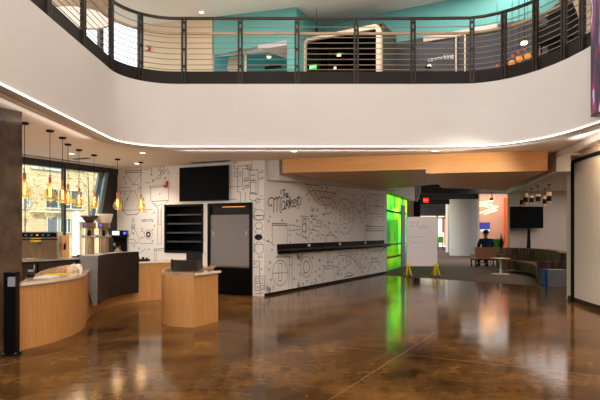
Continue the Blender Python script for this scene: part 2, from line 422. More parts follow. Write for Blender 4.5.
# upper storey ceiling + roof over the atrium
mb = MB(); u_slab(mb, offset(path, -.1), 7.75, 7.95, UPP, upx); struct(mb, 'ceiling_upper', CEIL2, smooth=0)
mb = MB(); mb.prism([(-6,-7),(8,-7),(8,12),(-6,12)], 9.6, 9.7); struct(mb, 'ceiling_atrium', CEIL2, smooth=0)
mb = MB(); mb.sweep(path3(0), [(.1,7.75),(.1,9.6),(-.05,9.6),(-.05,7.75)]); struct(mb, 'wall_atrium_upper', CEIL2, smooth=50)
mb = MB(); mb.box((1,-7.1,4.8), (26,.2,9.8)); struct(mb, 'wall_behind', PAINT)

# graphic wall with openings for the shelf niche and the cooler
S0, S1 = BK.tz(164.6,230)[0], BK.tz(203.3,230)[0]
SZ1, SZ0 = BK.tz(184,204.3)[1], BK.tz(184,253)[1]
R0, R1 = BK.tz(208.5,230)[0], BK.tz(252.6,230)[0]
RZ1 = BK.tz(230,203)[1]
ZT = ZC
TEND = 4.62
mb = MB()
def wslab(mb, fr, t0, t1, z0, z1, d0=-.12, d1=0.0):
    b = [fr.at(t0,z0,d0), fr.at(t1,z0,d0), fr.at(t1,z0,d1), fr.at(t0,z0,d1)]
    t = [Vector((p.x,p.y,z1)) for p in b]; mb.hexa(b, t)
wslab(mb, BK, 0, R1, 0, ZT); wslab(mb, BK, R1, R0, RZ1, ZT); wslab(mb, BK, R0, S1, 0, ZT)
wslab(mb, BK, S1, S0, 0, SZ0); wslab(mb, BK, S1, S0, SZ1, ZT); wslab(mb, BK, S0, TEND, 0, ZT)
# ---- mural line art on the graphic wall (pixel sketches laid on the wall plane)
def art(mb, fr, pts, w, closed=False, smooth=False, mi=1):
    mb.mi = mi
    if smooth: pts = smooth_line(pts)
    q = [fr.tz(u,v) for u,v in pts]
    if closed: q.append(q[0])
    mb.ribbon(fr, q, w); mb.mi = 0
def note(mb, fr, u, v, w=.011, k=0):
    kinds = [[(-1,1),(-.3,-1.3),(.6,-1),(.1,.2),(1,1)],[(-1,-1),(.8,-1.2),(-.4,1.2)],[(-.8,0),(0,-1.2),(.8,-.4),(0,1),(-.6,.6)],[(-1,.6),(-.2,-.9),(.2,.6),(1,-.8)]]
    art(mb, fr, [(u+a*.85,v+b*.95) for a,b in kinds[k%4]], w)
w1, w2, w3 = .0105, .0145, .021
L = lambda pts, w=w1, **k: art(mb, BK, pts, w, **k)
# big dripper, top left
L([(125.5,171.2),(141.5,170.2)], w2); L([(125.5,173),(141.5,172.2)], w2); L([(125.5,171),(126,174),(132.5,182.5),(132.5,186)]); L([(141.5,170.2),(141,174),(134.5,182),(134.5,186)])
L([(132,184),(138,184.5),(139,192)]); L([(119.5,187.5),(130,187.5),(130,191)]); L([(119.5,191.2),(135.5,190.8)]); L([(119.5,187.5),(119.5,191.2)])
L([(131,191.5),(125.5,203),(123,212)]); L([(135,191),(139.5,203),(141,210)])
L([(122.5,200),(122.5,210.5),(127,215),(137,214.5),(140.5,210)], w2); L([(122.5,210.5),(152,209.5)]); L([(120,196),(121,205)])
for i,(u,v) in enumerate([(124,177.8),(126,184),(121,193),(125,194),(127.5,199.5),(120,185),(144,211.5),(144,205),(143.5,199.5),(140,188)]): note(mb, BK, u, v, w1, i)
# ratchet and pendulum
L([(144,169.7),(151.5,168.7),(151.5,174)]); L(circ(151.5,174.7,.7), w2); L([(158,168),(159.5,171),(163,172.6),(166.5,171),(168,167.8)], smooth=True); L(circ(162.5,168.5,2.4,2.2), w2)
L(circ(159.5,176.8,1.4,1.5)); L([(158,178),(153.5,180.4)]); L([(161,175.5),(164.5,173)]); L([(161.5,171.5),(160,175.3)], w2); note(mb, BK, 153,180.8,w2,2); note(mb, BK, 165,178.5,w2,1); note(mb, BK, 168.5,172.5,w1,2)
L([(145.5,182),(147.5,183),(149.5,182)], smooth=True)
# tank with funnel and long tube
L([(150,186.2),(150,187.7),(168,186.5)], w1); L([(150,186.2),(168,185.2)]); L([(150.7,187.7),(150.7,201)]); L([(168.6,186.5),(168.6,200.5)])
L([(151.5,201.5),(168.5,200.5)], w2); L([(151.5,201.5),(157.8,208.3),(157.8,244)]); L([(168.5,200.5),(161.6,207.8),(161.6,244)]); L([(157.8,244),(161.6,244)]); L([(158.6,209),(158.6,224.5),(160.8,224.5),(160.8,209)], w1)
L([(153,203),(158,206),(163,203.5)]); note(mb, BK, 160,194,w1,3); note(mb, BK, 146,212,w1,1); note(mb, BK, 154,213,w1,2); note(mb, BK, 154.5,226,w1,2)
# flask
L([(132,221),(134.3,221)], w2); L([(132.2,221),(132.2,226),(133,229),(128,239),(126,243),(138,243),(140,240),(136,231.5),(134.2,228),(134.2,221)], smooth=False); L(circ(133.2,227.8,1.8,1.2), w2); L([(128,239.6),(134,239.2),(136.5,242.5)]); L([(131,225),(135.5,225)]); note(mb, BK, 133.2,233.5,w2,0); note(mb, BK, 133,219.5,w1,1)
# cam wheel
L(circ(148.4,234.5,4.1,4.6)); L(circ(148.4,234.5,1.7,2.1), .05); L([(144.5,233),(142.5,231),(141,231.5)]); L([(144.6,236.3),(142.5,238)]); 
for i,(u,v) in enumerate([(142,229.5),(141.5,238),(152.5,230),(152.5,241.5),(134,246),(139,248.5),(149,249.5)]): note(mb, BK, u, v, w1, i+1)
L([(140,243.5),(153,243.5)]); L([(141,252.5),(146,248.5)])
# base table
L([(154,249.2),(165,248.4)], w2); L([(154.3,249),(154.3,261)]); L([(156.3,250.5),(156.3,261)]); L([(154.5,250.7),(164,250.2)])
# patent style apparatus right of the television
L([(232,161.5),(237,163)], w2); L([(234,162),(234.5,169),(239,169)]); L([(234.5,172.3),(240.8,171.8),(240.8,176),(234.5,176.4)], closed=True); L([(236,174.2),(239.5,174)], w2); L([(237.5,172),(237.5,166.5),(247.5,165.5)])
L([(237.7,176.3),(237.7,192),(240.5,192),(240.5,202)]); L([(242.5,169),(249,168.5),(249,187)]); L([(242.5,169),(242.5,186),(247,186)])
L([(250.3,170.2),(258,169.6),(258,193.5),(250.3,193.9)], closed=True, w=w1); L([(250.5,182.5),(256,182.2),(256,192.5),(250.5,192.7)], closed=True); L([(250.5,180.5),(256,180.2)], w3); L([(251,175.3),(255.5,175)], w2)
L([(258,172.5),(262.5,172)]); L([(258,179),(262.5,178.5)]); note(mb,BK,262.3,171.6,w1,1); note(mb,BK,262.3,177.9,w1,2)
L(circ(249.2,167.5,2.2,2.6), w2); L([(246,165),(252.5,170)], w2); L([(252,158.5),(252,166)]); L(circ(246.5,179.6,1.5,1.6), w2); L(circ(247,186.6,1.4,1.5), w2); note(mb,BK,243.5,189,w1,3); note(mb,BK,244.5,181,w1,1)
L([(249.7,193.5),(249.7,199.5),(254,200.8),(259,199.5)]); L(circ(257.6,200.6,2,2.3), w2); L([(259,196.5),(263,195.6)]); L([(259.5,199.5),(263.5,199)]); L([(245.5,192.5),(245.5,201)]); L([(228.5,187),(242,186.3)]); L([(228.5,199.5),(236.5,199.2)]); L([(251,193),(258,195)], w2)
# stack of cups and dials right of the cooler
L(circ(259,214.6,5.6,5.2)); L(circ(259,217.8,5.4,2.6)); L([(253.2,208),(256.3,209.5)]); L([(253.6,216),(264.4,215.5)], w2); L(circ(259,225.6,3.7,3.3)); L(circ(259,231.7,3.6,3.1)); 
for r in (.5,1.1,1.7,2.3): L(circ(258.6,237.2,3.3*r/2.4,2.1*r/2.4), .045)
L(circ(258.6,237.2,3.4,2.3), w2); L(circ(259.2,248,4.3,6.1)); L([(255,244.8),(263.4,244.4)]); L([(254,252.6),(254,243)])
L([(253.4,261.4),(259.4,261),(259.4,273)]); L([(253.4,267.3),(259.4,266.9)]); L([(255.2,276.5),(264.6,275.9),(264.6,289.5),(255.2,290.5)], closed=True); L([(260,273),(260,293.5)], w2); L([(255.3,283.5),(264.5,283)]); L([(254.8,294),(263,293.2)]); L(circ(257.5,280,1.6,2)); L(circ(262.2,287,1.6,2))
for i,(u,v) in enumerate([(259,257),(261.5,257),(264,240),(254.5,264),(261.5,269.5),(262.5,279.5),(257.5,287.5)]): note(mb, BK, u, v, w1, i)
struct(mb, 'wall_back', [PAINT, INK], smooth=0, recalc=False)
p = BK.hit(147, 220.6, .006)
t = text_mesh('mural_number', '1,857,776', .105, INK, extrude=.0015, matrix=wall_matrix(p, -BK.e, BK.n)); t.parent = bpy.data.objects['wall_back']

# long market wall
mb = MB(); wslab(mb, MK, -.0, 8.55, 0, ZC); wslab(mb, MK, 0, 8.55, ZC, 4.0, -.12, -.02)
mb.mi = 2; wslab(mb, MK, .02, 8.55, 0, .065, .0, .012); mb.mi = 0
w1, w2 = .015, .021
L = lambda pts, w=w1, **k: art(mb, MK, pts, w, **k)
cx = lambda pts: [(264+x/10, 180+y/10) for x,y in pts]
TM = [  # The Market, hand lettered script
 [(78,246),(66,258),(50,250),(41,222),(50,190),(72,178),(92,184),(97,205),(96,325)],
 [(96,212),(106,190),(121,177),(130,190),(128,318)], [(129,205),(138,182),(151,168),(160,182),(159,300),(163,318),(172,326)],
 [(207,222),(196,212),(182,222),(175,250),(176,280),(184,298),(196,292),(205,272),(208,222),(208,280),(216,288)],
 [(216,288),(222,270),(222,205),(220,290)], [(222,235),(232,212),(244,206),(246,222),(238,238),(226,243),(240,262),(250,276)],
 [(250,276),(258,250),(262,190),(256,172),(252,200),(254,286)], [(255,240),(270,214),(282,204),(284,216),(272,234),(258,243),(274,262),(286,272)],
 [(286,272),(300,240),(314,220),(316,198),(304,196),(296,222),(298,256),(308,268),(320,262),(332,240)],
 [(332,240),(342,200),(346,160),(338,205),(338,240),(346,252),(358,244),(367,222),(366,206)], [(326,186),(346,178),(362,168)],
 [(176,132),(164,132),(163,116),(176,104),(196,100),(214,94)], [(197,101),(192,130),(190,168),(182,186),(172,180),(176,170)],
 [(206,106),(203,140),(203,182)], [(203,160),(210,142),(218,140),(220,160),(220,176),(226,176)],
 [(226,168),(236,156),(240,138),(232,132),(227,148),(229,166),(236,170),(246,160)]]
for s in TM: art(mb, MK, cx(smooth_line(s,4)), .030 if s[0][1] > 140 else .024, mi=3)
# jar
L([(272,223.4),(287,223.9),(287,225.6),(272,225.1)], closed=True, w=w2); L([(272.4,225.2),(272,236),(273,245.2)]); L([(286.7,225.7),(287.4,236),(287,245.3)]); L([(266,241),(270,242),(274,246)], smooth=True)
for i,(u,v) in enumerate([(282,220.5),(289.5,235),(268,241),(272,250),(279,252.5),(290,243),(289,253.5)]): note(mb, MK, u, v, w1, i)
# scale and clamp
L([(289,224.6),(293,225.2),(297,226.4),(300.5,227)]); L([(289,231),(293,230.2),(300.5,229.4)]); L([(289,224.6),(289,231)]); L(circ(304.5,228,2.4,4), w2); L([(302,218),(309,219),(309,238),(302,237)], closed=True); L([(305.5,219),(305.5,238)]); L([(300,216),(308,216.5)])
L(circ(304.5,221.5,1.6,2)); L([(300.5,233),(308.5,241.5)]); L([(309,229),(318,231),(321,240)]); L([(312,219),(322,221),(322,227),(313,226)], closed=True)
for i,(u,v) in enumerate([(297,221),(299,236),(311,222.5),(313,229),(317,236),(313,240),(311,233),(297,234)]): note(mb, MK, u, v, w1, i)
# left dial, tube, rings
L(circ(280,273,7.7,12.6)); L([(278.6,263.5),(278.6,281),(281.6,281),(281.6,263.5)], closed=True); L([(273,273.3),(287,272.7)]); L([(276,257),(290,256.8)], w2); L([(277.5,252),(278,260)]); L([(289.2,257.5),(288.8,289)]); L([(292,257),(292,288.6)]); L([(289.2,257.5),(292,257)]); L([(289.5,265),(291.8,265)])
L(circ(306.3,267,5.8,10.4)); L(circ(306.3,267,3.1,6), w2)
for i,(u,v) in enumerate([(270,262.5),(269,270),(271,280),(298.5,265),(312.5,258),(307,281.5),(294,279),(270,289)]): note(mb, MK, u, v, w1, i)
# faceted funnel, top
L([(305,184.2),(315,200.5),(321,205),(330,205.5),(336,192),(338.5,188.8)]); L([(305,184.2),(319,185.8)]); L([(313,189),(318,199),(322,197),(318,187.5)]); L([(318,199),(326,205)]); L([(322,197),(330,199),(335,191)]); L([(322,197),(326,190),(330,199)]); L([(312.5,190),(336,193.4)])
for i in range(16): note(mb, MK, 310+random.random()*24, 207+random.random()*20, w1, i)
# perforated plate
L(circ(344.6,216.5,8.9,17.4))
for a in range(6): L(circ(344.6+4.8*math.cos(a*1.047+.4), 216.5+9.4*math.sin(a*1.047+.4), 1.5, 2.7, 12))
L(circ(344.6,216.5,1.5,2.7,12))
# kettle and moka pot
L([(320,234.2),(325,236),(325.5,243.5)]); L([(325.5,243.7),(334.7,243.2),(334,235.5),(326.5,235.5),(325.5,243.7)]); L([(327,235),(330,232.5),(333.5,235)]); L([(334,236),(337.5,238.2),(336.5,242.5)], smooth=True); L(circ(330,231.5,.8,1))
L([(324,266.5),(333.5,265.6),(335.5,283),(322,285)], closed=True); L([(323.5,268.8),(334,268)]); L([(324,266.5),(321.5,264.8)]); L([(334,266.5),(337,268),(338,277)], w2, smooth=True); L([(327,266),(327.5,247.5)]); L([(329,265.8),(329.2,247.5)]); L([(326,262),(331,262)])
for i,(u,v) in enumerate([(319.5,252),(319.5,261),(319.5,269),(319.5,276),(334,258.7),(337,258),(332,262)]): note(mb, MK, u, v, w1, i)
# portafilter
L([(338.5,255.5),(357,254.2),(357,249)]); L([(338.5,255.5),(338.5,250.5)]); L([(339,253),(357,251.8)]); L([(346,256),(347,266),(351,263)]); L([(350,255.5),(351,264)]); L([(351,256.5),(360.5,268.5)], w2); L([(354,256),(362,266.2)]); L([(360.5,268.5),(362,266.2)]); L(circ(348,259,2,2.6)); L([(344,277.5),(354,274.5)], w2); L(circ(349,274.5,3.4,1.8)); 
for i,(u,v) in enumerate([(343,260),(345,268),(355,261),(360,259),(362,272),(341,275)]): note(mb, MK, u, v, w1, i)
# boxed gear, top right
L([(369.5,194),(383,195.4),(383,214.5),(369.5,213)], closed=True); L([(371,206),(383,207)]); L(circ(377,203,2,3)); L([(377,196),(377,212)]); L([(374,196.5),(374,201)]); L([(376,216),(383.5,217),(383.5,221)])
for i in range(12): note(mb, MK, 356+random.random()*12, 194+random.random()*32, w1, i)
# brewer
L([(365,226.4),(384,226.6),(384,230.8),(365,231)], closed=True, w=w2); L([(366,229),(383,228.8)]); L([(365.5,231),(366,240)]); L([(383.5,231),(383.5,239)]); L([(364.5,247),(368,251),(372.5,259),(372.5,262),(369,268),(367,276)]); L([(385,247),(381.5,251),(377,258.5),(377,261.5),(381,267),(384,273)]); L([(371.5,259),(378.2,258.6)], w2); L([(371.5,262),(378.2,261.6)], w2); L([(374.8,248),(374.8,258)])
for i,(u,v) in enumerate([(366,258),(369,264),(380,262),(382,257),(375,268),(362.5,255)]): note(mb, MK, u, v, w1, i)
rn = random.Random(11)
for (x0,y0,x1,y1,n_) in ((292,186,302,214,5),(306,187,336,204,9),(322,207,336,232,8),(352,193,368,236,14),(296,254,320,262,5),(314,264,321,284,4),(336,262,346,282,6),(361,246,366,272,4),(294,272,318,284,5),(268,206,276,222,2),(311,208,320,218,5)):
    for i in range(n_): note(mb, MK, rn.uniform(x0,x1), rn.uniform(y0,y1), .014, i)
struct(mb, 'wall_market', [PAINT, INK, BLACK, INK2], smooth=0, recalc=False)
for i,(tx,u,v) in enumerate([('fig. 1',270.5,288.3),('fig. 2',300.5,286),('fig. 3',300,256.2)]):
    t = text_mesh('mural_figure_note', tx, .19, INK, extrude=.0015, matrix=wall_matrix(MK.hit(u,v,.006), MK.e, MK.n)); t.parent = bpy.data.objects['wall_market']

# white raked beam on top of the market wall
mb = MB()
b = [MK.at(.12,2.80,.002), MK.at(8.5,3.10,.002), MK.at(8.5,3.10,.36), MK.at(.12,2.80,.36)]
mb.hexa(b, [Vector((p.x,p.y,ZC-.002)) for p in b]); struct(mb, 'trim_market_beam', mat('grey_white_beam', (206,204,203), .6, noise=.03), smooth=0)
# wood ceiling: two folded planes
a_, b_, c_, d_ = (-.40,12.80), (2.80,12.03), (4.30,16.35), (3.0,19.0)
e_, f_ = (5.24,11.46), (6.45,16.9)
mb = MB(); mb.prism([a_,b_,c_,d_], [2.955,2.955,3.0,3.06], 3.27); mb.prism([b_,e_,f_,c_], [2.86,2.86,2.87,2.88], 3.268); struct(mb, 'ceiling_wood', PLANK, smooth=0)
mb = MB()
fd = Vector((.973,-.230,0)); fn = Vector((-.230,-.973,0))
FW = Frame((a_[0],a_[1]), fd, fn); Lf = (Vector((*e_,0))-Vector((*a_,0))).length
wslab(mb, FW, -.01, 3.35, 2.945, 3.279, .0, .03); wslab(mb, FW, 3.356, Lf+.01, 2.85, 3.279, .0, .03); struct(mb, 'trim_wood_fascia', mat('fascia_veneer', (216,156,88), .4, rgb2=(204,142,76), scale=4, stretch=(.5,.5,9)), smooth=0)
# curved white beam to the right of the wood ceiling
bp = smooth_line([(5.52,11.62),(5.85,13.0),(6.3,14.8),(6.75,16.9),(7.1,18.6)], 4)
mb = MB(); mb.band(bp, offset(bp,-.28), 2.85, ZC-.003); struct(mb, 'trim_lounge_beam', mat('beam_white', (214,210,205), .6, noise=.03), smooth=50)
# lounge ceiling
mb = MB(); mb.prism([(x+.25,y) for x,y in bp]+[(7.3,21.8),(13,21.8),(13,11.6)], 3.2, 3.26); struct(mb, 'ceiling_lounge', CEIL, smooth=0)
# open black ceiling of the back rooms
mb = MB(); mb.prism([(.9,16.3),(13,16.3),(26,30),(26,52.2),(10.7,52.2),(5.05,25.2),(3.2,20.4)], 3.95, 4.05)
struct(mb, 'ceiling_back', mat('black_open_ceiling', (26,24,23), .8, noise=.3), smooth=0)
mb = MB()
for y in (23.5,27.5,32,38,45): mb.box((5.3+(y-23.5)*.205+8,y,3.72), (16,.22,.44))
struct(mb, 'trim_ceiling_joists', mat('black_joist', (30,28,27), .7, noise=.3), smooth=0)
# white lounge wall, orange room, back glazing
mb = MB(); mb.box((10.67,21.95,2.0), (4.4,.2,4.0)); struct(mb, 'wall_lounge', mat('lounge_paint', (192,176,166), .6, noise=.04))
mb = MB(); mb.box((13.0,17.2,1.98), (.2,9.6,3.94)); mb.box((9.62,12.56,1.6), (6.7,.12,3.2)); struct(mb, 'wall_lounge_right', MATS['lounge_paint'])
mb = MB(); mb.box((12.28,31.0,2.0), (4.0,.2,4.0)); struct(mb, 'wall_orange', ORANGE)
mb = MB(); mb.box((11.80,30.7,1.75), (.26,.4,3.5)); struct(mb, 'trim_orange_jamb', ORANGEB)
mb = MB(); mb.lathe([(.93,0),(.93,3.95)], (10.82,35.6,0), 40); struct(mb, 'wall_round_column', mat('column_white', (214,212,208), .6, noise=.04))
mb = MB(); mb.box((11.45,41.4,1.98), (.42,.55,3.95)); struct(mb, 'wall_slim_column', PAINT)
# pillar and white soffit near the green glass
mb = MB(); mb.box((5.32,26.0,1.97), (.24,.3,3.95)); struct(mb, 'trim_pillar', mat('dusky_pillar', (150,120,124), .6, noise=.05))
mb = MB(); mb.hexa([V(3.1,20.3,3.14),V(5.5,25.9,3.05),V(5.2,26.1,3.05),V(2.8,20.5,3.14)], [V(3.1,20.3,3.95),V(5.5,25.9,3.95),V(5.2,26.1,3.95),V(2.8,20.5,3.95)]); struct(mb, 'trim_glass_head', PAINT)
# green glass corner
g0, g1 = V(3.27,20.55,0), V(5.02,25.1,0); gd = (g1-g0).normalized(); GF = Frame(g0, gd, (gd.y,-gd.x)); GL = (g1-g0).length
win = thing('window_3', '', '', g0); del win['label']; del win['category']; win['kind'] = 'structure'
mb = MB(); wslab(mb, GF, .03, GL-.03, .06, 3.12, -.008, .008); mb.build('pane', FILM, win, org=g0, smooth=0)
mb = MB(); wslab(mb, GF, 0, GL, 0, .06, -.04, .04); wslab(mb, GF, 0, .04, 0, 3.14, -.03, .03); wslab(mb, GF, GL-.05, GL, 0, 3.14, -.04, .04); mb.build('frame', mat('frame_grey', (120,118,120), .4, .5), win, org=g0, smooth=0)
mb = MB(); tv0 = (GF.hit(400.3,230)-GF.o).dot(GF.e); tv1 = (GF.hit(404,230)-GF.o).dot(GF.e); wslab(mb, GF, tv0, tv1, .05, 2.72, .02, .06); mb.build('mullion', mat('violet_mullion', (150,146,220), .4, noise=.05), win, org=g0, smooth=0)
mb = MB(); wslab(mb, GF, .05, GL-.1, 1.02, 1.06, -.3, -.05); wslab(mb, GF, .05, GL-.1, .5, .53, -.3, -.05); wslab(mb, GF, .05, GL-.1, 2.35, 2.42, -.1, -.05); mb.build('transom', BLACK, win, org=g0, smooth=0)
# back street glazing
win = bpy.data.objects.new('window_4', None); C.objects.link(win); win['kind'] = 'structure'; win.location = (10,52,0)
mb = MB(); mb.box((18.3,52,1.9), (15,.02,3.9)); mb.build('pane', GLASS, win, org=win.location, smooth=0)
mb = MB()
for x in range(10, 26, 2): mb.box((x+1.2,52,1.98), (.14,.14,3.95))
mb.box((18.3,52,2.9), (15,.12,.12)); mb.box((18.3,52,.05), (15,.14,.1)); mb.build('frame', BLACK, win, org=win.location, smooth=0)
mb = MB(); mb.box((18.2,50.5,3.5), (15,.3,.9)); struct(mb, 'trim_back_bulkhead', mat('grey_bulkhead', (92,92,94), .7, noise=.1))
mb = MB(); mb.box((24.5,46,2), (21,.2,4)); struct(mb, 'wall_back_right', PAINT)

# window wall at the left
WEND = 2.8
win = bpy.data.objects.new('window_1', None); C.objects.link(win); win.location = WN.at(3,0); win['kind'] = 'structure'
T0 = .80                                         # dark return panel next to the graphic wall
mb = MB(); wslab(mb, WN, T0, 9.5, .45, 3.14, -.01, .0); mb.build('pane', GLASS, win, org=win.location, smooth=0)
mb = MB(); wslab(mb, WN, -.05, 9.5, 3.12, ZC, -.1, .06); wslab(mb, WN, 0, 9.5, .38, .46, -.1, .06)
tm = (WN.hit(64,200)-WN.o).dot(WN.e)
for t in (tm, tm+1.75, tm+3.5, tm+5.25): wslab(mb, WN, t-.03, t+.03, .45, 3.14, -.07, .04)
mb.build('frame', mat('window_frame', (56,58,62), .4, .4, noise=.1), win, org=win.location, smooth=0)
mb = MB()
for (u0,u1,v1) in ((101.5,92.0,222),(107.5,99.0,222)):
    a, b2 = WN.hit(u0,172.5,.11), WN.hit(u1,v1,.11); s_ = WN.e*-.05
    mb.hexa([b2-s_, b2+s_, b2+s_-WN.n*.08, b2-s_-WN.n*.08], [a-s_, a+s_, a+s_-WN.n*.08, a-s_-WN.n*.08])
mb.build('raking_brace', mat('blue_grey_frame', (110,132,140), .35, .3, noise=.05), win, org=win.location, smooth=0)
mb = MB(); wslab(mb, WN, -.08, .62, 0, ZC, -.12, .02); struct(mb, 'wall_dark_return', mat('dark_return', (38,32,30), .6, noise=.1), smooth=0)
mb = MB(); wslab(mb, WN, 0, 9.5, 0, .4, -.12, 0); wslab(mb, WN, -.1, 20, ZC, 5.0, -.12, .0); struct(mb, 'wall_window_left', PAINT, smooth=0)

mb = MB(); wslab(mb, WN, .6, 9.0, ZC-.02, ZC-.002, .42, .47); struct(mb, 'trim_ceiling_track', GREYP, smooth=0)
# stone column
N = V(-4.18,7.47,0); mb = MB(); q = [N, N+A*.36, N+A*.36+V(-.874,.485,0)*.6, N+V(-.874,.485,0)*.6]
mb.prism([(p.x,p.y) for p in q], 0, ZC-.002); struct(mb, 'wall_stone_column', STONE, smooth=0, bevel=.008)

# curved wall on the right with its black framed panel
rp_ = smooth_line([(6.17,12.5),(6.11,12.15),(6.03,11.6),(5.93,10.8),(5.88,9.5),(5.88,7),(5.88,2),(5.88,-6.5)], 5)
mb = MB(); mb.band(rp_, offset(rp_,.15), 0, ZC+.5); struct(mb, 'wall_right', mat('right_wall_paint', (226,216,202), .55, noise=.03), smooth=60)
mb = MB(); mb.band(offset(rp_,-.012)[2:], rp_[2:], 0, .1); struct(mb, 'baseboard_right', KICK, smooth=60)
def on_right(s, off, z):
    # s: metres along the wall from its far end
    L_ = 0
    for a, b2 in zip(rp_, rp_[1:]):
        d = math.hypot(b2[0]-a[0], b2[1]-a[1])
        if L_+d >= s or b2 is rp_[-1]:
            f = (s-L_)/d; x, y = a[0]+(b2[0]-a[0])*f, a[1]+(b2[1]-a[1])*f; nx, ny = (b2[1]-a[1])/d, -(b2[0]-a[0])/d
            return V(x+nx*off, y+ny*off, z)
        L_ += d
fr = [on_right(.50,.02,0), on_right(.50,.02,2.0), on_right(.50,.02,3.04), on_right(.515,.02,3.085), on_right(.55,.02,3.105), on_right(.66,.02,3.11)]+[on_right(1.0+.4*i,.02,3.11) for i in range(12)]
mb = MB(); 
rings = []
for k, p in enumerate(fr):
    d = (fr[min(k+1,len(fr)-1)]-fr[max(k-1,0)]).normalized(); n_ = V(-.97,-.2,0) if k < 8 else V(-1,0,0); s_ = d.cross(n_).normalized()*.034
    rings.append(mb.verts([p-s_-n_*.03, p+s_-n_*.03, p+s_+n_*.03, p-s_+n_*.03]))
for r0, r1 in zip(rings, rings[1:]):
    for i in range(4): mb._f([r0[i],r0[(i+1)%4],r1[(i+1)%4],r1[i]])
mb._f(rings[0]); mb._f(rings[-1]); struct(mb, 'trim_panel_frame', BLACK, smooth=50)
cb = smooth_line([(5.52,11.62),(5.50,11.2),(5.3,9.9),(5.2,8.6),(5.2,5),(5.2,-6)], 4)
mb = MB(); mb.band(cb, offset(cb,.12), 3.17, ZC+.3); struct(mb, 'trim_right_cove', CEIL, smooth=50)
cl = [p for p in cb if p[1] < 10.9]; mb = MB(); mb.band(offset(cl,.13), offset(cl,.17), 3.225, 3.26)
o = mb.build('wall_wash_light', mat('wall_wash', (255,235,205), .4, emit=(255,226,184), estr=60), smooth=50); tag(o, 'warm light line hidden in the ceiling slot above the curved right wall', 'light strip')

# ------------------------------------------------------------------ upper storey
W2 = Frame((3.93,14.43), (-.871,.491), (-.491,-.871))   # turquoise back wall, t grows to the left
mb = MB(); wslab(mb, W2, -4.5, 4.3, 6.86, 7.75, -.15, 0); struct(mb, 'wall_upper_turquoise', TEAL, smooth=0)
mb = MB(); tq = (W2.hit(566,20)-W2.o).dot(W2.e); wslab(mb, W2, -6.5, tq, 4.84, 7.75, -.1, .06); struct(mb, 'wall_upper_end', BEIGE, smooth=0)
mb = MB(); wslab(mb, W2, -4.5, 1.60, 4.84, 6.70, -.15, -.01); struct(mb, 'wall_upper_slate', NAVY, smooth=0)
tb0, tb1 = (W2.hit(424,40)-W2.o).dot(W2.e), (W2.hit(498,33)-W2.o).dot(W2.e)
mb = MB(); wslab(mb, W2, tb1, tb0, 6.72, 6.86, -.1, .06); struct(mb, 'trim_upper_beam', mat('pale_beam', (206,190,176), .5, noise=.04), smooth=0)
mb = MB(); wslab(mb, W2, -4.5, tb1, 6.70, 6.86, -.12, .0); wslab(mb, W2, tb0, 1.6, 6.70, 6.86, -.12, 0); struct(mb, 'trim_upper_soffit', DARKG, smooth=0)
o = text_mesh('coworking_lettering', 'coworking', .165, WHITEP, extrude=.012, matrix=wall_matrix(V(0,0,0), -W2.e, W2.n))
o.location = W2.hit(440.5,57.8,.005); tag(o, 'white lettering that reads coworking on the dark upstairs wall', 'sign')
for u in (456,465):
    p = W2.hit(u,50,.08); mb = MB(); mb.tube([V(p.x,p.y,4.84),V(p.x,p.y,6.74)], .022, 8)
    single(mb, 'door_post', CREAM, V(p.x,p.y,4.84), 'left of two slim cream posts on the dark upstairs wall, nearer the coworking lettering' if u == 456 else 'right of two slim cream posts on the dark upstairs wall, beside the railing post', 'post', 'slim cream posts upstairs')
# glass room with cream rounded frame
G2a, G2b = V(.10,15.35,0), V(2.13,14.2,0); gd2 = (G2b-G2a).normalized(); G2 = Frame(G2a, gd2, (gd2.y,-gd2.x)); GL2 = (G2b-G2a).length
win = bpy.data.objects.new('window_2', None); C.objects.link(win); win.location = G2a; win['kind'] = 'structure'
zt = 7.03
prof = [(0,4.84),(0,zt-.22),(.04,zt-.08),(.16,zt),(GL2-.14,zt),(GL2-.04,zt-.06),(GL2,zt-.18),(GL2,4.84)]
mb = MB(); rings = []
for k,(t,z) in enumerate(prof):
    t0,z0 = prof[max(k-1,0)]; t1,z1 = prof[min(k+1,len(prof)-1)]; l = math.hypot(t1-t0,z1-z0); nx, nz = (z1-z0)/l, -(t1-t0)/l; w_ = .075 if k > 3 else .05
    rings.append([mb.bm.verts.new(p) for p in (G2.at(t,z,-.1), G2.at(t,z,.05), G2.at(t+nx*2*w_*.8,z+nz*2*w_*.8,.05), G2.at(t+nx*2*w_*.8,z+nz*2*w_*.8,-.1))])
for r0, r1 in zip(rings, rings[1:]):
    for i in range(4): mb._f([r0[i],r0[(i+1)%4],r1[(i+1)%4],r1[i]])
mb._f(rings[0]); mb._f(rings[-1]); mb.build('frame', CREAM, win, org=G2a)
mb = MB(); wslab(mb, G2, .08, GL2-.1, 4.84, zt-.1, -.05, -.04); mb.build('pane', glassmat('tinted_glass',(170,176,170),.0), win, org=G2a, smooth=0)
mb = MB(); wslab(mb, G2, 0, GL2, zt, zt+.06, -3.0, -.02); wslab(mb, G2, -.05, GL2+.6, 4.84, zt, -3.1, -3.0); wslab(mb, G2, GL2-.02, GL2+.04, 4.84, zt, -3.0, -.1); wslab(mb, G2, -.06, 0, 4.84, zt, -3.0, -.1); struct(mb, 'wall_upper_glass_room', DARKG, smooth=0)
mb = MB(); p = G2.hit(324,50,-.3); mb.box((p.x,p.y,5.9), (.2,.2,2.1)); struct(mb, 'trim_glass_room_pillar', BLACK)
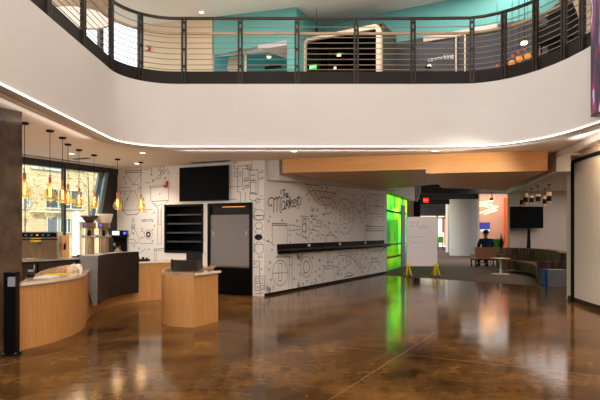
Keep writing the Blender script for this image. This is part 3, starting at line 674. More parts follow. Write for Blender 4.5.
def slim_lamp(u, v, fr, d, label, sx=.16, g=None):
    p = fr.hit(u, v, d); mb = MB(); mb.box((p.x,p.y,p.z+.02), (sx,.16,.05)); r = thing('ceiling_lamp', label, 'lamp', p, 0, g)
    mb.build('diffuser', WARM, r, org=p); mb = MB(); mb.box((p.x,p.y,p.z+.055), (sx*1.15,.19,.02)); mb.build('housing', BLACK, r, org=p)
    mb = MB(); mb.tube([(p.x,p.y,p.z+.06),(p.x,p.y,zt)], .006, 6); mb.build('cord', BLACK, r, org=p); return r
slim_lamp(339, 55.5, G2, -1.2, 'small bright lamp inside the dark upstairs glass room, high up', .12)
slim_lamp(335, 69, G2, -.8, 'small bright lamp low in the upstairs glass room near the kick plate', .07)
p = G2.hit(313,67,.06); r = thing('exit_sign', 'small green lit exit sign in the upstairs glass room', 'exit sign', p)
mb = MB(); wslab(mb, G2, (p-G2.o).dot(G2.e)-.11, (p-G2.o).dot(G2.e)+.11, p.z-.07, p.z+.07, .03, .06); mb.build('face', GRNL, r, org=p)
text_mesh('lettering', 'EXIT', .11, mat('exit_white',(225,255,230),.4,emit=(200,255,210),estr=.8), r, extrude=.003, matrix=wall_matrix(V(0,0,0)+G2.n*.006, G2.e, G2.n))

# turquoise box with raked opening
B1 = Frame((-.10,14.90), (-.963,.270), (-.270,-.963))
to0, to1 = (B1.hit(287,50)-B1.o).dot(B1.e), (B1.hit(213.5,50)-B1.o).dot(B1.e)
zo0, zo1 = B1.tz(287,41)[1], B1.tz(213.5,55)[1]
tend = (B1.hit(209,40)-B1.o).dot(B1.e)
mb = MB()
wslab(mb, B1, 0, to0, 4.84, 7.75, -.15, 0)
b = [B1.at(to0,zo0,-.15),B1.at(to1,zo1,-.15),B1.at(to1,zo1,0),B1.at(to0,zo0,0)]; mb.hexa(b, [Vector((p.x,p.y,7.75)) for p in b])
s1 = Frame((-.10,14.90), (.477,.879), (.879,-.477)); wslab(mb, s1, 0, 2.4, 4.84, 7.75, -.15, 0)
struct(mb, 'wall_upper_turquoise_box', TEAL, smooth=0)
mb = MB(); tk, zk = B1.tz(258,48.5); b = [B1.at(to0,zo0-.12,-.02),B1.at(tk,zk-.05,-.02),B1.at(tk,zk-.05,.03),B1.at(to0,zo0-.12,.03)]; mb.hexa(b, [p+V(0,0,.13) for p in b])
tk, zk = B1.tz(258,48.5)
b = [B1.at(to0,zo0-.06,-.02),B1.at(tk,zk,-.02),B1.at(to0,zo0-.06,-2.1)]; lo3 = mb.verts(b); hi3 = mb.verts([p+V(0,0,.06) for p in b]); mb._f(lo3); mb._f(hi3[::-1])
for k in range(3): mb._f([lo3[k],lo3[(k+1)%3],hi3[(k+1)%3],hi3[k]])
struct(mb, 'ceiling_upper_raked', mat('raked_soffit',(196,188,186),.6,noise=.04), smooth=0)
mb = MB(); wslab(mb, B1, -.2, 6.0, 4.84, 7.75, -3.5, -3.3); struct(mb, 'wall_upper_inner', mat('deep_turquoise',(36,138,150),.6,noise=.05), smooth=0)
mb = MB(); q0, q1 = B1.hit(227,70,-.8), B1.hit(240,70,-.8); q2, q3 = B1.hit(241,56,-.8), B1.hit(229,57,-.8); nn = B1.n*-.2
mb.hexa([q0,q1,q1+nn,q0+nn], [q3,q2,q2+nn,q3+nn]); struct(mb, 'trim_upper_raked_pillar', mat('raked_cream',(216,206,184),.6,noise=.05))
mb = MB(); q0, q1 = B1.hit(245.5,72,-.4), B1.hit(245.5,50,-.4); mb.tube([q0,q1], .035, 8); struct(mb, 'trim_upper_post', CREAM)
p = B1.hit(269,57,-1.5); r = thing('ceiling_lamp', 'small round bright lamp under the raked soffit in the turquoise opening', 'lamp', p)
mb = MB(); mb.lathe([(0,-.015),(.055,-.015),(.055,.03)], p, 20); mb.build('diffuser', WARM, r, org=p); mb = MB(); mb.lathe([(.075,.0),(.075,.05),(0,.06)], p, 20); mb.build('housing', WHITEP, r, org=p)
mb = MB(); p = B1.hit(273,67.2,-1.0); mb.box(p, (.5,.1,.09), math.radians(-16), M=Matrix.Rotation(math.radians(-6),3,'Y')); single(mb, 'ceiling_speaker_bar', BLACK, p, 'short black bar hanging inside the turquoise opening upstairs', 'bar')
# beige wall, corner window, drum lamp
BG = Frame((-2.55,15.6), (-.963,.270), (-.270,-.963))
mb = MB(); wslab(mb, BG, -.02, 2.45, 4.84, 7.75, -.12, 0); wslab(mb, BG, -.0, .35, 4.84, 6.0, -.05, .12); struct(mb, 'wall_upper_beige', BEIGE, smooth=0)
WL = Frame((-4.9,16.25), (-.477,-.879), (.879,-.477))
win = bpy.data.objects.new('window_5', None); C.objects.link(win); win.location = WL.at(3,4.84); win['kind'] = 'structure'
mb = MB(); wslab(mb, WL, .0, 11, 4.9, 7.7, -.02, -.01); mb.build('pane', GLASS, win, org=win.location, smooth=0)
mb = MB(); 
for t in (1.35, 4.1, 6.0, 8.0): wslab(mb, WL, t-.06, t+.06, 4.84, 7.75, -.1, .03)
wslab(mb, WL, 0, 11, 4.84, 4.92, -.1, .03); mb.build('frame', mat('window_frame_dark',(62,60,60),.4,.4), win, org=win.location, smooth=0)
dc = V(-5.35,13.15,6.75); r = thing('drum_lamp', 'huge round tan drum lamp over the upper left railing', 'lamp', dc)
mb = MB(); mb.lathe([(.72,.0),(.74,.0),(.74,.62),(.72,.62),(.72,.0)], dc, 56); mb.build('shade', mat('drum_fabric',(176,152,124),.75,noise=.1,scale=20,stretch=(1,1,.2)), r, org=dc)
mb = MB(); mb.lathe([(0,.03),(.715,.03),(.715,.06),(0,.06)], dc, 56); mb.build('diffuser', mat('drum_diffuser',(226,222,214),.6,emit=(255,244,228),estr=.6), r, org=dc)
mb = MB(); mb.tube([dc+V(0,0,.06),V(dc.x,dc.y,7.74)], .012, 8); mb.build('stem', BLACK, r, org=dc)
p = BG.hit(148.2,48.3,.04); r = thing('fire_alarm', 'red fire alarm on the beige upstairs wall behind the curved railing', 'fire alarm', p, math.atan2(BG.n.x,-BG.n.y))
mb = MB(); mb.box((0,0,0), (.1,.07,.15)); mb.build('body', RED, r, bevel=.008); mb = MB(); mb.box((0,-.045,-.02), (.05,.03,.05)); mb.build('strobe', WHITEP, r)
# upper right: beige end wall, amber globes
mb = MB(); mb.box((9.5,12.9,6.3), (.2,7.5,2.9)); struct(mb, 'wall_upper_right', BEIGE)
AM = mat('amber_globe', (240,160,50), .4, emit=(255,150,40), estr=.4); AMR = mat('red_globe', (220,60,40), .4, emit=(255,60,40), estr=.25)
globes = [(511.8,63.3,14.0,.075),(519.3,59,13.6,.07),(527.7,56,13.2,.07),(537.7,53.8,12.8,.06)]
words = ['lowest and leftmost large amber globe in the slanting row upstairs','second amber globe from the left in the slanting row upstairs','third amber globe from the left in the slanting row upstairs','smallest and rightmost amber globe in the slanting row upstairs']
gp = None
for (u,v,Y,rr), lab in zip(globes, words):
    p = P(u,v,Y*.90)
    if gp is None:
        gp = thing('globe_lamp', lab, 'globe lamp', p, 0, 'amber globes upstairs')
        mb = MB(); mb.lathe([(0,-.072)]+[(.072*math.sin(math.radians(a)),-.072*math.cos(math.radians(a))) for a in range(15,166,15)]+[(0,.072)], (0,0,0), 16); mb.build('globe', AM, gp)
        mb = MB(); mb.tube([(0,0,.07),(0,0,1.4)], .004, 5); mb.build('cord', BLACK, gp)
    else:
        o = dup(gp); o.location = p; o['label'] = lab
gp = None
for (u,v,lab) in [(497,65.8,'dim red globe lowest beside the kick plate upstairs'),(512.8,56,'dim red globe left of the bright lamp upstairs'),(518.3,52.5,'dim red globe just below left of the bright lamp upstairs'),(524.8,50,'dim red globe highest, right of the bright lamp upstairs'),(538.3,47,'dim red globe rightmost beside the black coat upstairs')]:
    p = P(u,v,11.95)
    if gp is None:
        gp = thing('globe_lamp', lab, 'globe lamp', p, 0, 'small red globes upstairs')
        mb = MB(); mb.lathe([(0,-.032)]+[(.032*math.sin(math.radians(a)),-.032*math.cos(math.radians(a))) for a in range(20,161,20)]+[(0,.032)], (0,0,0), 12); mb.build('globe', AMR, gp)
        mb = MB(); mb.tube([(0,0,.03),(0,0,1.4)], .004, 5); mb.build('cord', BLACK, gp)
    else:
        o = dup(gp); o.location = p; o['label'] = lab
p = P(524.3,43,12.4); r = thing('ceiling_lamp', 'bright white lamp hanging above the amber globes upstairs', 'lamp', p)
mb = MB(); mb.box(p, (.11,.11,.05)); mb.build('diffuser', WARM, r, org=p); mb = MB(); mb.tube([p+V(0,0,.02),V(p.x,p.y,7.75)], .005, 6); mb.build('cord', BLACK, r, org=p)
p = W2.hit(429.3,65.3,.06); r = thing('wall_lamp', 'small bright lamp below the coworking lettering upstairs', 'lamp', p)
mb = MB(); mb.box(p, (.075,.06,.035), math.radians(-29)); mb.build('diffuser', WARM, r, org=p); mb = MB(); mb.box(p+V(-.03,.03,.0), (.13,.08,.08), math.radians(-29)); mb.build('housing', BLACK, r, org=p)
p = P(316.6,25,14.9); mb = MB(); mb.tube([V(p.x,p.y,7.75),p+V(0,0,-.1)], .006, 6); mb.lathe([(.03,-.25),(.045,-.1),(.02,-.05)], p, 12); single(mb, 'pendant_lamp', BLACK, p, 'thin black pendant in front of the turquoise wall above the glass room', 'lamp')

# ------------------------------------------------------------------ balcony railing
rail = thing('balcony_railing', 'dark steel balcony railing with horizontal rods following the curved balcony edge', 'railing', (0,11.0,ZF))
ro = Vector((0,11.0,ZF))
mb = MB(); mb.sweep(path3(0), [(-.05,ZF),(-.05,4.85),(-.075,4.85),(-.075,ZF)]); mb.build('kick_plate', KICK, rail, org=ro, smooth=50)
mb = MB(); mb.sweep(path3(0), [(-.03,5.92),(-.03,5.965),(-.09,5.965),(-.09,5.92)]); mb.build('top_rail', DARKST, rail, org=ro, smooth=50)
mb = MB(); mb.sweep(path3(0), [(-.16,5.655),(-.16,5.70),(-.21,5.70),(-.21,5.655)]); mb.build('handrail', HRAIL, rail, org=ro, smooth=50)
for v in (26,36.5,42,47.5,53,58.5,64,68.8):
    z = 1.55+(232-v)*11.05/540; mb = MB(); mb.tube([Vector((x,y,z)) for x,y in offset(path,.06)], .0085, 6); mb.build('rod', ROD, rail, org=ro)
def path_hit(u):
    k = (u-300)/FPX
    for (x0,y0),(x1,y1) in zip(path, path[1:]):
        f0, f1 = x0-k*y0, x1-k*y1
        if y0 > 3 and y1 > 3 and f0*f1 <= 0 and f0 != f1:
            f = f0/(f0-f1); return V(x0+(x1-x0)*f, y0+(y1-y0)*f, 0), V(x1-x0,y1-y0,0).normalized()
for u in (51,86,113.5,141.3,183.5,240,297,356.5,413.5,472,503,534,562,580):
    p, d = path_hit(u); nl = V(-d.y,d.x,0); rz = math.atan2(d.y,d.x); mb = MB()
    for s_ in (-.034,.034):
        q = p+d*s_+nl*.045; mb.box((q.x,q.y,(ZF-.02+5.95)/2), (.034,.07,5.97-ZF), rz)
    for z in (ZF+.08, 4.95, 5.3, 5.7, 5.85):
        q = p+nl*.045; mb.box((q.x,q.y,z), (.09,.05,.05), rz)
    mb.build('post', DARKST, rail, org=ro)
for z in (5.6,):
    pass

# ------------------------------------------------------------------ LED screen on the right of the balcony
sc_ = V(4.66,7.2,3.38); r = thing('display_screen', 'tall led screen with pink and cyan streaks against the right balcony front', 'screen', sc_)
mb = MB(); mb.box((4.68,7.2,4.97), (.10,2.8,3.18)); mb.build('housing', mat('screen_case',(46,40,44),.5,noise=.1), r, org=sc_)
mb = MB(); mb.box((4.624,7.2,4.97), (.012,2.74,3.12)); mb.build('display', display_mat(), r, org=sc_)

# ------------------------------------------------------------------ pendants over the coffee bar
pend = None
spots = [(50,130.3,200.5,'amber teardrop bulb pendant, first of the row after the stone column'),(62.5,137.3,201.5,'amber teardrop bulb pendant, left of the close pair before the window mullion'),(68,144,204,'amber teardrop bulb pendant hanging right against the window mullion'),(79,149.6,206,'amber teardrop bulb pendant just right of the window mullion'),(94,154.8,207.5,'amber teardrop bulb pendant in front of the raking window braces'),(117.5,158.9,209,'amber teardrop bulb pendant at the edge of the dark return beside the mural'),(141,162,209.8,'amber teardrop bulb pendant in front of the mural, rightmost of the row'),(24.5,122.6,201,'amber teardrop bulb pendant half hidden behind the stone column')]
for i,(u,v,vb,lab) in enumerate(spots):
    Y = FPX*(ZC-EYE)/(HZ-v); x = (u-300)/FPX*Y
    if pend is None:
        pend = thing('pendant_lamp', lab, 'pendant lamp', (x,Y,ZC), 0, 'bulb pendants over the coffee bar')
        mb = MB(); mb.lathe([(0,0),(.066,0),(.062,-.026),(.05,-.032),(0,-.032)], (0,0,0), 24); mb.build('canopy', BLACK, pend)
        mb = MB(); mb.tube([(0,0,-.03),(0,0,-.80)], .005, 6); mb.build('cord', BLACK, pend)
        mb = MB(); mb.lathe([(0,-.79),(.018,-.79),(.023,-.80),(.023,-.90),(0,-.90)], (0,0,0), 16); mb.build('socket', COPPER, pend)
        mb = MB(); mb.lathe([(.024,-.895),(.029,-.93),(.048,-.985),(.092,-1.06),(.106,-1.11),(.094,-1.16),(.058,-1.195),(0,-1.205)], (0,0,0), 24); bl = mb.build('bulb', AMBER, pend)
        mb = MB()
        pts = [(.018*math.cos(k*1.3)*(1 if k%2 else -1)*.8, .016*math.sin(k*1.7), -.965-.0085*k) for k in range(21)]
        mb.tube(smooth_line(pts,2), .0046, 6); mb.build('filament', FIL, bl)
        o = pend
    else:
        o = dup(pend); o.location = (x,Y,ZC); o['label'] = lab
    l = bpy.data.lights.new('pendant_glow', 'POINT'); l.energy = 4.5; l.color = (1,.66,.36); l.shadow_soft_size = .13
    lo = bpy.data.objects.new('pendant_glow', l); C.objects.link(lo); lo.location = (x,Y,ZC-1.25)

# recessed downlights
down = None
DL = [(71.5,153.4,'recessed downlight above the coffee bar, among the pendant canopies'),(142.7,152.6,'recessed downlight in the white ceiling left of the television, nearer the balcony edge'),(136.8,163.2,'recessed downlight close above the mural and the rightmost pendant'),(294,151,'recessed downlight in front of the wood ceiling, near its left end'),(435,150.6,'recessed downlight in front of the wood ceiling, near its middle')]
for u,v,lab in DL:
    Y = FPX*(ZC-EYE)/(HZ-v); p = V((u-300)/FPX*Y, Y, ZC)
    if down is None:
        down = thing('downlight', lab, 'downlight', p, 0, 'recessed downlights under the balcony')
        mb = MB(); mb.lathe([(.062,-.012),(.075,-.012),(.075,.0),(.062,0),(.062,-.012)], (0,0,0), 24); mb.build('trim_ring', WHITEP, down)
        mb = MB(); mb.lathe([(0,-.006),(.061,-.006),(.061,.0),(0,0)], (0,0,0), 24); mb.build('lens', WARM, down)
    else:
        o = dup(down); o.location = p; o['label'] = lab
    l = bpy.data.lights.new('downlight_beam', 'SPOT'); l.energy = 130; l.color = (1,.90,.78); l.spot_size = math.radians(122); l.spot_blend = .8; l.shadow_soft_size = .08
    lo = bpy.data.objects.new('downlight_beam', l); C.objects.link(lo); lo.location = p-V(0,0,.05)
Y = FPX*6.2/(HZ-12); p = V((201.5-300)/FPX*Y, Y, 7.75)
o = dup(down); o.location = p; o['label'] = 'round recessed downlight in the upstairs ceiling above the railing'; del o['group']
# air diffusers
mb = MB(); q0 = P(188,163.6,13.55); q1 = P(233,160.8,13.0)
dz = thing('air_diffuser', 'dark slotted air diffuser in the ceiling above the television', 'air vent', V((q0.x+q1.x)/2,(q0.y+q1.y)/2,ZC))
ang = math.atan2(-.415,.909)
mb.box((0,0,-.006), (1.15,.16,.012), ang); mb.build('frame', GREYP, dz)
for k in range(4):
    mb = MB(); mb.box(Matrix.Rotation(ang,3,'Z') @ V(0,-.055+.037*k,-.014), (1.08,.014,.006), ang); mb.build('slat', BLACK, dz)
dz = thing('air_diffuser', 'small slotted air diffuser in the ceiling between pendant canopies', 'air vent', P(81,158.3,12.68)); dz.location.z = ZC
mb = MB(); mb.box((0,0,-.006), (.5,.14,.012), ang); mb.build('frame', GREYP, dz)
for k in range(3):
    mb = MB(); mb.box(Matrix.Rotation(ang,3,'Z') @ V(0,-.04+.04*k,-.014), (.46,.014,.006), ang); mb.build('slat', BLACK, dz)

# ------------------------------------------------------------------ market: television, shelf unit, cooler, alarm
rzB = math.atan2(-BK.e.y, -BK.e.x)
t0, t1 = BK.tz(227.8,180,.09)[0], BK.tz(179.3,180,.09)[0]; z1, z0 = BK.tz(203.5,166.4,.09)[1], BK.tz(203.5,200.9,.09)[1]
c = BK.at((t0+t1)/2,(z0+z1)/2,0); tv = thing('television', 'large black wall television above the shelf and cooler', 'television', c, rzB)
w_, h_ = abs(t1-t0), z1-z0
mb = MB(); mb.box((0,-.065,0), (w_,.05,h_)); mb.build('casing', BLACK, tv, bevel=.006)
mb = MB(); mb.box((0,-.092,.008), (w_-.03,.006,h_-.045)); mb.build('screen', SCREEN, tv)
mb = MB(); mb.box((0,-.02,0), (.4,.04,.35)); mb.build('wall_bracket', BLACK, tv)
# shelf unit
c = BK.at((S0+S1)/2, SZ0, 0); ws, hs = S0-S1, SZ1-SZ0; su = thing('display_shelf', 'built-in black open shelf unit, empty, left of the cooler', 'shelf unit', c, rzB)
mb = MB(); mb.box((0,.5,hs/2), (ws,.02,hs)); mb.build('back_panel', BLACK, su)
mb = MB()
for s_ in (-1,1): mb.box((s_*(ws/2-.025),.24,hs/2), (.05,.52,hs))
mb.box((0,.24,hs-.03), (ws,.52,.06)); mb.box((0,.24,.03), (ws,.52,.06)); mb.build('frame', BLACK, su)
for k in range(1,5):
    mb = MB(); mb.box((0,.26,.06+k*(hs-.1)/5), (ws-.1,.44,.025)); sh = mb.build('shelf', BLACK, su)
    mb = MB(); mb.box((0,.035,.062+k*(hs-.1)/5), (ws-.1,.012,.04)); mb.build('price_rail', GREYP if k > 9 else mat('dark_price_rail',(58,56,56),.5,noise=.1,spec=.3), sh)
# cooler
c = BK.at((R0+R1)/2, 0, 0); wr, hr = R0-R1, RZ1; fr_ = thing('refrigerator', 'tall black cooler built into the mural wall, closed by a grey shade', 'refrigerator', c, rzB)
mb = MB(); mb.box((0,.35,hr/2), (wr,.6,hr)); mb.build('body', BLACK, fr_)
mb = MB()
for s_ in (-1,1): mb.box((s_*(wr/2-.035),.0,hr/2), (.07,.1,hr-.02))
mb.box((0,0,hr-.04), (wr,.1,.08)); mb.box((0,0,.03), (wr,.1,.06)); mb.build('frame', BLACKG, fr_)
mb = MB(); mb.box((0,.03,hr-.20), (wr-.14,.04,.26)); mb.build('header', mat('cooler_header',(34,24,20),.4,noise=.1,spec=.15), fr_)
zb, zt2 = BK.tz(230,267.5)[1], BK.tz(230,214.8)[1]
mb = MB(); mb.box((0,-.005,(zb+zt2)/2), (wr-.14,.02,zt2-zb)); shd = mb.build('shade', SHADE, fr_)
mb = MB(); mb.box((0,-.012,zb+.02), (wr-.14,.03,.04)); mb.build('pull_bar', STEEL, shd)
for s_ in (-1,1):
    mb = MB(); mb.box((s_*(wr/2-.16),-.02,(zb+zt2)/2+.2), (.03,.02,.1)); mb.build('latch', STEEL, shd)
mb = MB(); mb.box((0,.01,zb/2+.02), (wr-.14,.04,zb-.08)); mb.build('lower_panel', BLACKG, fr_)
mb = MB(); mb.box((.1,.005,hr-.095), (wr*.5,.03,.018)); mb.build('header_light', mat('cooler_light',(255,180,110),.4,emit=(255,160,80),estr=.8), fr_)
# alarm
p = BK.hit(165.8,185,.03); r = thing('fire_alarm', 'red fire alarm on the mural left of the television', 'fire alarm', p, rzB)
mb = MB(); mb.box((0,0,0), (.10,.06,.13)); mb.build('body', RED, r, bevel=.008); mb = MB(); mb.box((.0,-.04,.03), (.05,.03,.05)); mb.build('strobe', WHITEP, r)
mb = MB(); mb.box((.045,-.005,.075), (.05,.04,.04)); mb.build('bell_box', RED, r)
# standing bar along the market wall
s0, s1 = .60, 8.9
c = MK.at(s0,1.08,0); sb = thing('standing_bar', 'long dark wall-mounted standing bar on the market mural wall', 'counter', c)
mb = MB(); wslab(mb, MK, s0, s1, 1.075, 1.115, .004, .42); mb.build('bar_top', mat('dark_bar_top',(34,28,25),.4,noise=.2,scale=4,spec=.2), sb, org=c, bevel=.006)
mb = MB(); wslab(mb, MK, s0, 8.2, 1.117, 1.245, .003, .03); mb.build('backsplash', BLACK, sb, org=c)
mb = MB(); wslab(mb, MK, s0+.02, s1-.05, 1.0, 1.074, .004, .05); mb.build('ledger', BLACK, sb, org=c)
for u in (308,339,364.5):
    t = (MK.hit(u,243.5)-MK.o).dot(MK.e); mb = MB(); wslab(mb, MK, t-.07, t+.07, 1.15, 1.215, .03, .04); mb.build('outlet', WHITEP, sb, org=c)
for t in (1.6,3.6,5.6,7.6):
    mb = MB(); b = [MK.at(t-.01,.985,.004),MK.at(t+.01,.985,.004),MK.at(t+.01,.995,.02),MK.at(t-.01,.995,.02)]; tt = [MK.at(t-.01,1.072,.004),MK.at(t+.01,1.072,.004),MK.at(t+.01,1.072,.30),MK.at(t-.01,1.072,.30)]
    mb.hexa(b,tt); mb.build('bracket', BLACK, sb, org=c)

# ------------------------------------------------------------------ coffee bar
front = smooth_line([(-3.66,7.06),(-3.50,7.5),(-3.41,8.1),(-3.50,8.75),(-3.76,9.55),(-3.91,10.3),(-3.95,10.95),(-3.83,11.6),(-3.55,12.1),(-3.0,12.5),(-2.6,12.62)], 6)
def voff(d):
    o = offset(front, 1.0); n = len(front); out = []
    for k, (p, q) in enumerate(zip(front, o)):
        f = d*min(1, .2+.8*max(0,k-2)/10); out.append((p[0]+(q[0]-p[0])*f, p[1]+(q[1]-p[1])*f))
    return out
back = voff(.72)
cp = V(-3.6,9.5,0); bar = thing('coffee_counter', 'long wavy oak coffee bar counter by the window', 'counter', cp)
mb = MB(); mb.band(front, voff(.66), .0, .845); mb.build('oak_front', WOOD, bar, org=cp, smooth=50)
mb = MB(); mb.band(offset(front,-.02), back, .845, .885); mb.build('counter_top', WOODTOP, bar, org=cp, smooth=50)
mb = MB(); mb.band(offset(front,-.024), offset(front,-.019), .845, .887); mb.build('edge_band', EDGE, bar, org=cp, smooth=50)
# raised dark display front, wedge section
i0 = min(range(len(front)), key=lambda i: abs((front[i][0])/(front[i][1])-(88.5-300)/FPX) + (0 if front[i][1] > 9.3 else 9))
i1 = min(range(len(front)), key=lambda i: abs((front[i][0])/(front[i][1])-(133.5-300)/FPX) + (0 if front[i][1] > 9.3 else 9))
seg = front[i0:i1+1]
mb = MB(); rings = []
fo, fi = offset(front,-.16)[i0:i1+1], offset(front,.16)[i0:i1+1]
for k,(o_, i_, m_) in enumerate(zip(fo, fi, seg)):
    rings.append(mb.verts([(o_[0],o_[1],1.12),(o_[0]*.97+i_[0]*.03,o_[1]*.97+i_[1]*.03,.22),(o_[0]*.75+i_[0]*.25,o_[1]*.75+i_[1]*.25,.22),(i_[0],i_[1],1.12)]))
for r0, r1 in zip(rings, rings[1:]):
    for i in range(4):
        mb.mi = 1 if i == 3 else 0
        mb._f([r0[i],r0[(i+1)%4],r1[(i+1)%4],r1[i]])
mb.mi = 1; mb._f(rings[0]); mb._f(rings[-1][::-1]); dp = mb.build('display_front', [PANELD, PANELG], bar, org=cp, smooth=50); dp['label'] = 'dark raised front with pale grey top'  # end caps grey too: side light put into their colour
# clutter on the near counter top
def on_top(mb, name, m, loc, label, cat, **k): return single(mb, name, m, loc, label, cat, **k)
p = V(-3.72,7.95,.886); mb = MB(); mb.box((p.x,p.y,.892), (.26,.36,.012), .1); single(mb, 'paper_stack', mat('paper',(240,236,226),.7,noise=.02), p, 'flat stack of white paper on the near counter end', 'paper')
p = V(-3.80,8.42,.886); mb = MB(); mb.box((p.x,p.y,.893), (.34,.09,.014), .25); single(mb, 'yellow_notepad', YELLOW, p, 'flat yellow pad on the near counter top', 'notepad')
p = V(-3.78,9.0,.886); r = thing('paper_bag_roll', 'pale crumpled paper bag on the counter by the dark display front', 'paper bag', p)
mb = MB(); mb.lathe([(0,.0),(.09,.0),(.10,.03),(.08,.07),(.04,.10),(0,.11)], p, 14)
for v in mb.bm.verts: v.co += V(random.uniform(-.012,.012),random.uniform(-.012,.012),random.uniform(-.006,.006) if v.co.z > .9 else 0)
mb.build('bag', mat('kraft_pale',(226,206,172),.7,noise=.1), r, org=p); mb = MB(); mb.tube([p+V(-.05,0,.085),p+V(.0,-.02,.115),p+V(.05,.01,.09)], .02, 8); mb.build('folded_top', mat('kraft_pale2',(236,218,188),.7,noise=.1), r, org=p)
p = V(-4.0,8.02,.886); r = thing('card_terminal', 'small dark card terminal on the near counter beside the stone column', 'card terminal', p, .4)
mb = MB(); mb.hexa([V(-.05,-.09,0),V(.05,-.09,0),V(.05,.09,0),V(-.05,.09,0)],[V(-.05,-.09,.04),V(.05,-.09,.04),V(.05,.09,.10),V(-.05,.09,.10)]); mb.build('body', BLACK, r, bevel=.006); mb = MB(); mb.box((0,.03,.088), (.07,.07,.004), 0, M=Matrix.Rotation(math.radians(18),3,'X')); mb.build('display', GREYP, r)

# back counter along the window
bc0, bc1 = .9, 7.2
c = WN.at(3,0,.4); bcn = thing('back_counter', 'shaded back counter under the window carrying the oven', 'counter', c)
mb = MB(); wslab(mb, WN, bc0, bc1, 0, .89, .06, .68); mb.build('cabinet', BLACK, bcn, org=c)  # black front stands for the shadow below the worktop
mb = MB(); wslab(mb, WN, bc0-.02, bc1, .89, .93, .06, .72); mb.build('worktop', mat('grey_worktop',(150,144,140),.3,noise=.1), bcn, org=c, bevel=.005)
for k in range(6):
    mb = MB(); wslab(mb, WN, bc0+.05+k*1.03, bc0+1.03+k*1.03, .12, .86, .681, .70); d = mb.build('door', mat('shaded_cabinet_door',(40,33,29),.45,noise=.1), bcn, org=c)  # shadow below the worktop put into the door colour
    mb = MB(); q = WN.at(bc0+.12+k*1.03,.75,.715); mb.box(q, (.02,.02,.14)); mb.build('handle', STEEL, d, org=c)
# oven
ot = (WN.hit(42,250,.4)-WN.o).dot(WN.e); oc = WN.at(ot,.93,.36); rzW = math.radians(-14)+math.atan2(WN.n.x,-WN.n.y)*0
Y0 = oc.y; sc0 = Y0/FPX
ov = thing('speed_oven', 'steel countertop oven with brown glass door and yellow sticker on back counter', 'oven', oc, math.radians(12))
ow, oh = 34*sc0, 27*sc0
mb = MB(); mb.box((0,.1,oh/2+.01), (ow,.5,oh-.02)); mb.build('body', STEEL, ov, bevel=.012)
mb = MB(); mb.box((.0,-.165,oh-.075), (ow-.05,.03,.10)); cpn = mb.build('control_panel', BLACKG, ov)
for k in range(5):
    mb = MB(); mb.box((-ow/2+.12+k*.12,-.184,oh-.075), (.05,.008,.03)); mb.build('button', mat('oven_button',(70,110,130),.4,emit=(90,150,190),estr=.2) if k != 2 else mat('oven_button_orange',(230,140,40),.4,emit=(255,140,30),estr=.8), cpn)
mb = MB(); mb.hexa([V(-ow/2+.02,-.15,.02),V(ow/2-.03,-.15,.02),V(ow/2-.03,-.12,.02),V(-ow/2+.02,-.12,.02)],[V(-ow/2+.02,-.21,oh-.14),V(ow/2-.03,-.21,oh-.14),V(ow/2-.03,-.17,oh-.14),V(-ow/2+.02,-.17,oh-.14)])
dr = mb.build('door', STEELD, ov); dr['label'] = 'brown tinted steel door'
mb = MB(); mb.box((-.06,-.207,oh-.19), (.22,.008,.09)); mb.build('sticker', YELLOW, dr)
mb = MB(); mb.box((.03,-.2,oh-.25), (.12,.008,.03)); mb.build('blue_sticker', BLUEP, dr)
mb = MB()
for s_ in (-1,1): mb.tube([V(s_*(ow/2+.0),-.16,oh-.17),V(s_*(ow/2+.0),-.27,oh-.17)], .012, 8)
mb.tube([V(-ow/2,-.27,oh-.17),V(ow/2,-.27,oh-.17)], .014, 8); mb.build('handle', BLACK, dr)
mb = MB(); mb.box((-ow/2-.05,.0,oh*.42), (.03,.4,oh*.75)); mb.build('side_guard', mat('guard_pale',(190,220,214),.3,noise=.05), ov)
# tan carton next to the oven
ct = (WN.hit(65.6,250,.4)-WN.o).dot(WN.e); p = WN.at(ct,.93,.40); r = thing('cup_carton', 'narrow tan carton standing between the oven and window mullion', 'carton', p, math.radians(10))
mb = MB(); mb.box((0,0,.27), (.13,.16,.54)); mb.build('box', mat('tan_carton',(206,158,108),.7,noise=.1), r, bevel=.004); mb = MB(); mb.box((.0,-.083,.27), (.055,.004,.14), 0); mb.lathe([(0,0),(.028,0),(.028,.01),(0,.01)], (0,-.084,.36), 12); mb.build('printed_mark', BLACK, r)
# tray with tubes on the back counter
p = WN.at((WN.hit(79,256,.45)-WN.o).dot(WN.e),.93,.45); mb = MB(); mb.box((0,0,.012), (.42,.28,.024)); mb.box((.05,.02,.04), (.2,.12,.035)); single(mb, 'dark_tray', BLACK, V(0,0,0), 'low dark tray on the back counter right of the carton', 'tray').location = p
bpy.data.objects['dark_tray'].rotation_euler = (0,0,math.radians(-60))

